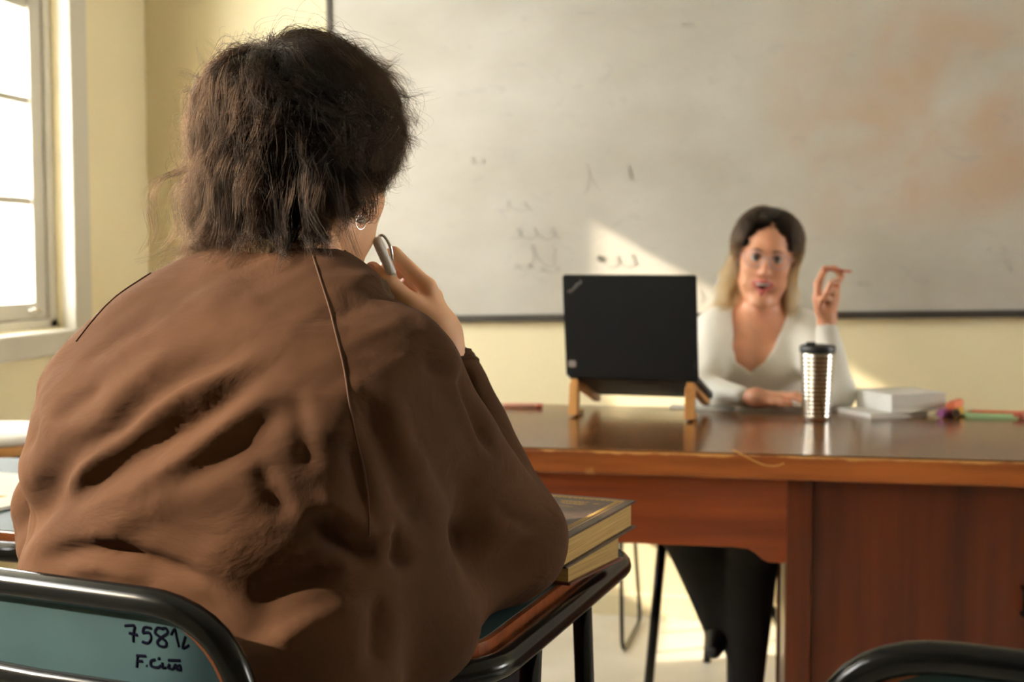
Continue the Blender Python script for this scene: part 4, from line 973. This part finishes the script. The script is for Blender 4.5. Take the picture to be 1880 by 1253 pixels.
for h in (ra, lf):
    pts = [h['wrist'], h['arm']]+h['thumb']+sum(h['fingers'], []); lo, hi = bbox(pts, .03); p_, f_ = nets(hand_sdf(h), lo, hi, .0026); LS.append((relax(p_, f_, 1, .3), f_))
PB, FB = joinPF(LS); me = npmesh('body', PB, FB); body2 = link('body', me, m_skin2, tea)
m_lip = mat('lipstick', srgb(176, 84, 78), .35); me.materials.append(m_lip); m_mouth = mat('mouth_inside', (.10, .02, .018), .5); me.materials.append(m_mouth)
cen = PB[FB].mean(1)[:len(F1)]; ql = ((cen-O2)@R2)/s2
li = lipf(ql) < .0012; ms = (np.abs(ql[:, 0]) < .026) & (ql[:, 1] < .079) & (ql[:, 1] > .055) & (ql[:, 2] < -.058) & (ql[:, 2] > -.092) & (ell((0, .092, -.070-OM*.4), (.026, .028, OM*.75))(ql) < 0)
mi_ = np.zeros(len(FB), np.int32); mi_[:len(F1)][ms] = 2; mi_[:len(F1)][li] = 1; me.polygons.foreach_set('material_index', mi_)
R2s = R2*s2; T2 = facebits(tea, O2, R2s, (.035, .018, .01))
bm = bmesh.new(); pts = [T2 @ Vector((x_, .0850-abs(x_)**2*26, -.0652)) for x_ in np.linspace(-.020, .020, 9)]; tube(bm, pts, .0036, 8, flat=1.3); obj('teeth', bm, mat('teeth', (.8, .77, .70), .25), tea, True)
# clear-framed glasses
m_clear = mat('clear_pinkish_acetate', srgb(214, 190, 186), .15); m_clear.node_tree.nodes['Principled BSDF'].inputs['Transmission Weight'].default_value = .35
gls = thing('glasses', 'clear framed eyeglasses on the teacher\'s face', 'glasses', loc=O2)
T3 = Matrix.Translation(Vector(-O2)) @ T2
for s in (-1, 1):
    rim = [T3 @ Vector((s*(.0335+.0255*math.cos(a)*(1+.08*math.sin(a))), .1005-.006*abs(math.cos(a)-(-1))*.5, -.002+.020*math.sin(a))) for a in np.linspace(0, 6.283, 29)[:-1]]
    rm = obj('rim', tube(bmesh.new(), rim, .0015, 8, closed=True), m_clear, gls, True)
    obj('temple', tube(bmesh.new(), [T3 @ Vector(v) for v in ((s*.059, .094, .006), (s*.072, .075, .006), (s*.079, .02, .004), (s*.079, -.01, -.006))], .0013, 6), m_clear, gls, True)
    ln_ = bmesh.new(); prism(ln_, [(s*(.0335+.025*math.cos(a)*(1+.08*math.sin(a))), -.002+.0195*math.sin(a)) for a in np.linspace(0, 6.283, 25)[:-1]], .0985, .0992, frameM((0, 0, 0), (1, 0, 0), (0, 0, 1), (0, 1, 0))); ln_.transform(T3); obj('lens', ln_, m_glass, gls)
obj('bridge', tube(bmesh.new(), [T3 @ Vector(v) for v in ((-.009, .1, .003), (0, .103, .006), (.009, .1, .003))], .0014, 8), m_clear, gls, True)
for s in (-1, 1):
    bm = bmesh.new(); tube(bm, [T2 @ Vector((s*.085, .001+.009*math.cos(a), -.050+.010*math.sin(a))) for a in np.linspace(0, 6.283, 19)[:-1]], .0012, 8, closed=True); obj('earring', bm, mat('gold', (.8, .55, .2), .25, 1), tea, True)
# sweater
m_knit = mat('white_knit', (.80, .78, .70), .9, 0, Sheen_Weight=.2)
b = m_knit.node_tree.nodes['Principled BSDF']; tcx_ = N(m_knit, 'ShaderNodeTexCoord'); wv = N(m_knit, 'ShaderNodeTexWave', i_Scale=110, i_Distortion=.6); L(m_knit, tcx_, 'Object', wv, 0)
bpk = N(m_knit, 'ShaderNodeBump', i_Strength=.35, i_Distance=.002); L(m_knit, wv, 'Fac', bpk, 'Height'); L(m_knit, bpk, 0, b, 'Normal')
shl, shr = PX(1318, 610, 3.41), PX(1474, 612, 3.41); el_l, el_r = PX(1292, 722, 3.22), PX(1536, 730, 3.13)
wl, wr_ = PX(1358, 729, 3.11), PX(1518, 604, 3.128)
el_l[2] = max(el_l[2], DT+.040); el_r[2] = max(el_r[2], DT+.044)
swf0 = union([lambda p: chestf(p)-.007, (cone_(shl, el_l, .056, .044), .035), (cone_(el_l, wl, .043, .026), .02), (cone_(shr, el_r, .058, .046), .035), (cone_(el_r, wr_, .046, .027), .014)], .03)
ax, ay = 1378, 684
def vneck(p):
    q = p-CAM; dd = q@FV; xx = 940+FPX*(q@RV)/dd; yy = 626.5-FPX*(q@UV)/dd; s_ = dd/FPX
    xl = np.interp(yy, [540, 575, 640, 665, ay], [1358, 1346, 1345, 1352, ax]); xr = np.interp(yy, [540, 575, 640, 665, ay], [1452, 1447, 1420, 1404, ax])
    side = np.maximum(xl-xx, xx-xr)*s_
    v = np.maximum(side, (yy-ay)*s_)
    return np.maximum(v, (q@FH-3.42))
def neckhole(p): return cone_(PX(1396, 600, 3.41), PX(1400, 520, 3.42), .066, .075)(p)
swf = lambda p: smax(smax(swf0(p), -vneck(p), .003), -neckhole(p), .004)
swf1 = lambda p: np.maximum(swf(p), -cone_(wr_, wr_+(wr_-el_r)*.3, .021, .021)(p))
lo = PX(1260, 780, 3.45)*1; P3, F3 = nets(swf1, np.array([PX(1250, 700, 3.2)[0]-.08, PX(1300, 700, 3.0)[1]-.04, .60]), np.array([PX(1600, 600, 3.2)[0]+.05, PX(1400, 600, 3.6)[1]+.06, 1.06]), .0045)
P3 = relax(P3, F3, 2); N3 = vnormals(P3, F3)
s3 = np.array([mn.noise(Vector((p[0]*16+p[2]*5, p[1]*9, p[2]*22-p[0]*9))) for p in P3]); P3 = P3+N3*(s3*.0045)[:, None]
sweater = link('sweater', npmesh('sweater', P3, F3), m_knit, tea)
# trousers: one leg crossed over the other
hpl, hpr = PX(1350, 915, 3.42), PX(1450, 915, 3.42); hpl[2] = hpr[2] = .53
kA = PX(1252, 1035, 3.02); kA[2] = .525; kB = PX(1382, 1045, 2.93); kB[2] = .50
an_A = PX(1322, 1160, 3.0); an_B = PX(1366, 1310, 2.98); an_B[2] = .10
trf = union([cone_(hpl, hpr, .10, .10), (cone_(hpl, kB, .078, .066), .03), (cone_(kB, an_B, .064, .040), .02), (cone_(hpr, kA, .082, .068), .03), (cone_(kA, an_A, .062, .036), .03), (cone_(kA, PX(1345, 1120, 3.0), .06, .05), .03)], .03)
pts = [hpl, hpr, kA, kB, an_A, an_B]; lo, hi = bbox(pts, .11); PT, FT = nets(trf, lo, hi, .008); link('trousers', npmesh('trousers', relax(PT, FT, 2), FT), m_trs, tea)
def shoe(a, b_, r0, r1):
    lo, hi = bbox([a, b_], .07); lo[2] = max(lo[2], .003); p_, f_ = nets(union([cone_(a, b_, r0, r1), (ball(a, r0), .01)], .01), lo, hi, .006); p_[:, 2] = np.maximum(p_[:, 2], .002); link('shoe', npmesh('shoe', p_, f_), m_rubber, tea)
shoe(an_A, PX(1311, 1196, 2.93), .036, .018); sB = an_B.copy(); sB[2] = .05; shoe(sB, sB-FH*.17+[0, 0, -.02], .045, .026)
# her hair: centre part, dark roots running to blonde ends
hr_c = np.array([0, -.018, .036]); 
def tcap(p):
    d_ = ell(hr_c+[0, -.006, .004], rad+[.012, .012, .012])(p); return np.maximum(d_, p[:, 1]-(.045-.75*np.clip(.05-p[:, 2], 0, .2)))
PC, FC = nets(local(tcap, O2, R2, s2), O2-[.16, .16, .19], O2+[.16, .16, .16], .005); hcap = link('hair', npmesh('hair', relax(PC, FC, 2), FC), mat('dark_roots', (.008, .005, .003), .6), tea)
m_hair2 = hairmat('ombre_hair', [(0, (.006, .004, .003)), (.42, (.02, .012, .007)), (.66, (.22, .13, .06)), (1, (.5, .34, .18))])
K2 = 420; rng = np.random.default_rng(4); yy = rng.uniform(-.085, .060, K2); sg = np.where(rng.random(K2) < .5, -1, 1.0); xx = sg*rng.uniform(.001, .070, K2)
zz = hr_c[2]+rad[2]*np.sqrt(np.clip(1-(xx/rad[0])**2-((yy-hr_c[1])/rad[1])**2, .0, 1)); rt2 = np.stack([xx, yy, zz], 1)
D2 = np.stack([sg*1.0, -.25-.35*rng.random(K2), .25+0*xx], 1)
ln2 = rng.uniform(.25, .33, K2)
def flick2(P, nr, fr):
    g = np.zeros_like(P); fz = (P[:, 2] < .05) & (P[:, 1] > .02); g[:, 1] -= .55*fz; g[:, 0] += np.sign(P[:, 0])*.25*fz
    if fr > .65: g[:, 0] += np.where(P[:, 0] > 0, .5, .05)
    return g
def coll2(P):
    w_ = P@(R2*s2).T+O2; dz = swf0(w_)-.006; bad = dz < 0; P = P.copy(); P[bad] += (np.array([0, 0, 1.0])@R2)*(-dz[bad])[:, None]*.7+(-FH@R2)*(-dz[bad])[:, None]*.7; return P
grow_hair('hair_strands', hcap, m_hair2, rt2, D2, ln2, O2, R2*s2, rad, hr_c, np.array([0, 0, 1.0]), n=16, clumps=K2, per=45, lift=.010, grav=1.5, flick=flick2, wav=.006, strand=.00028, spread=.005, collide=coll2, seed=8)
# her pen
p0, p1 = PX(1514, 494, 3.085), PX(1563, 499, 3.09)
pn = thing('pen', 'slim pinkish pen between the teacher\'s raised fingertips', 'pen', loc=p0)
obj('barrel', tube(bmesh.new(), [(p1-p0)*t for t in (-.12, 0, .9, 1)], [.0018, .0033, .0036, .003], 12), mat('dusty_pink_plastic', srgb(190, 110, 92), .4), pn, True)
obj('tip', tube(bmesh.new(), [(p1-p0)*t for t in (-.2, -.12)], [.0006, .0018], 10), m_chrome, pn, True)
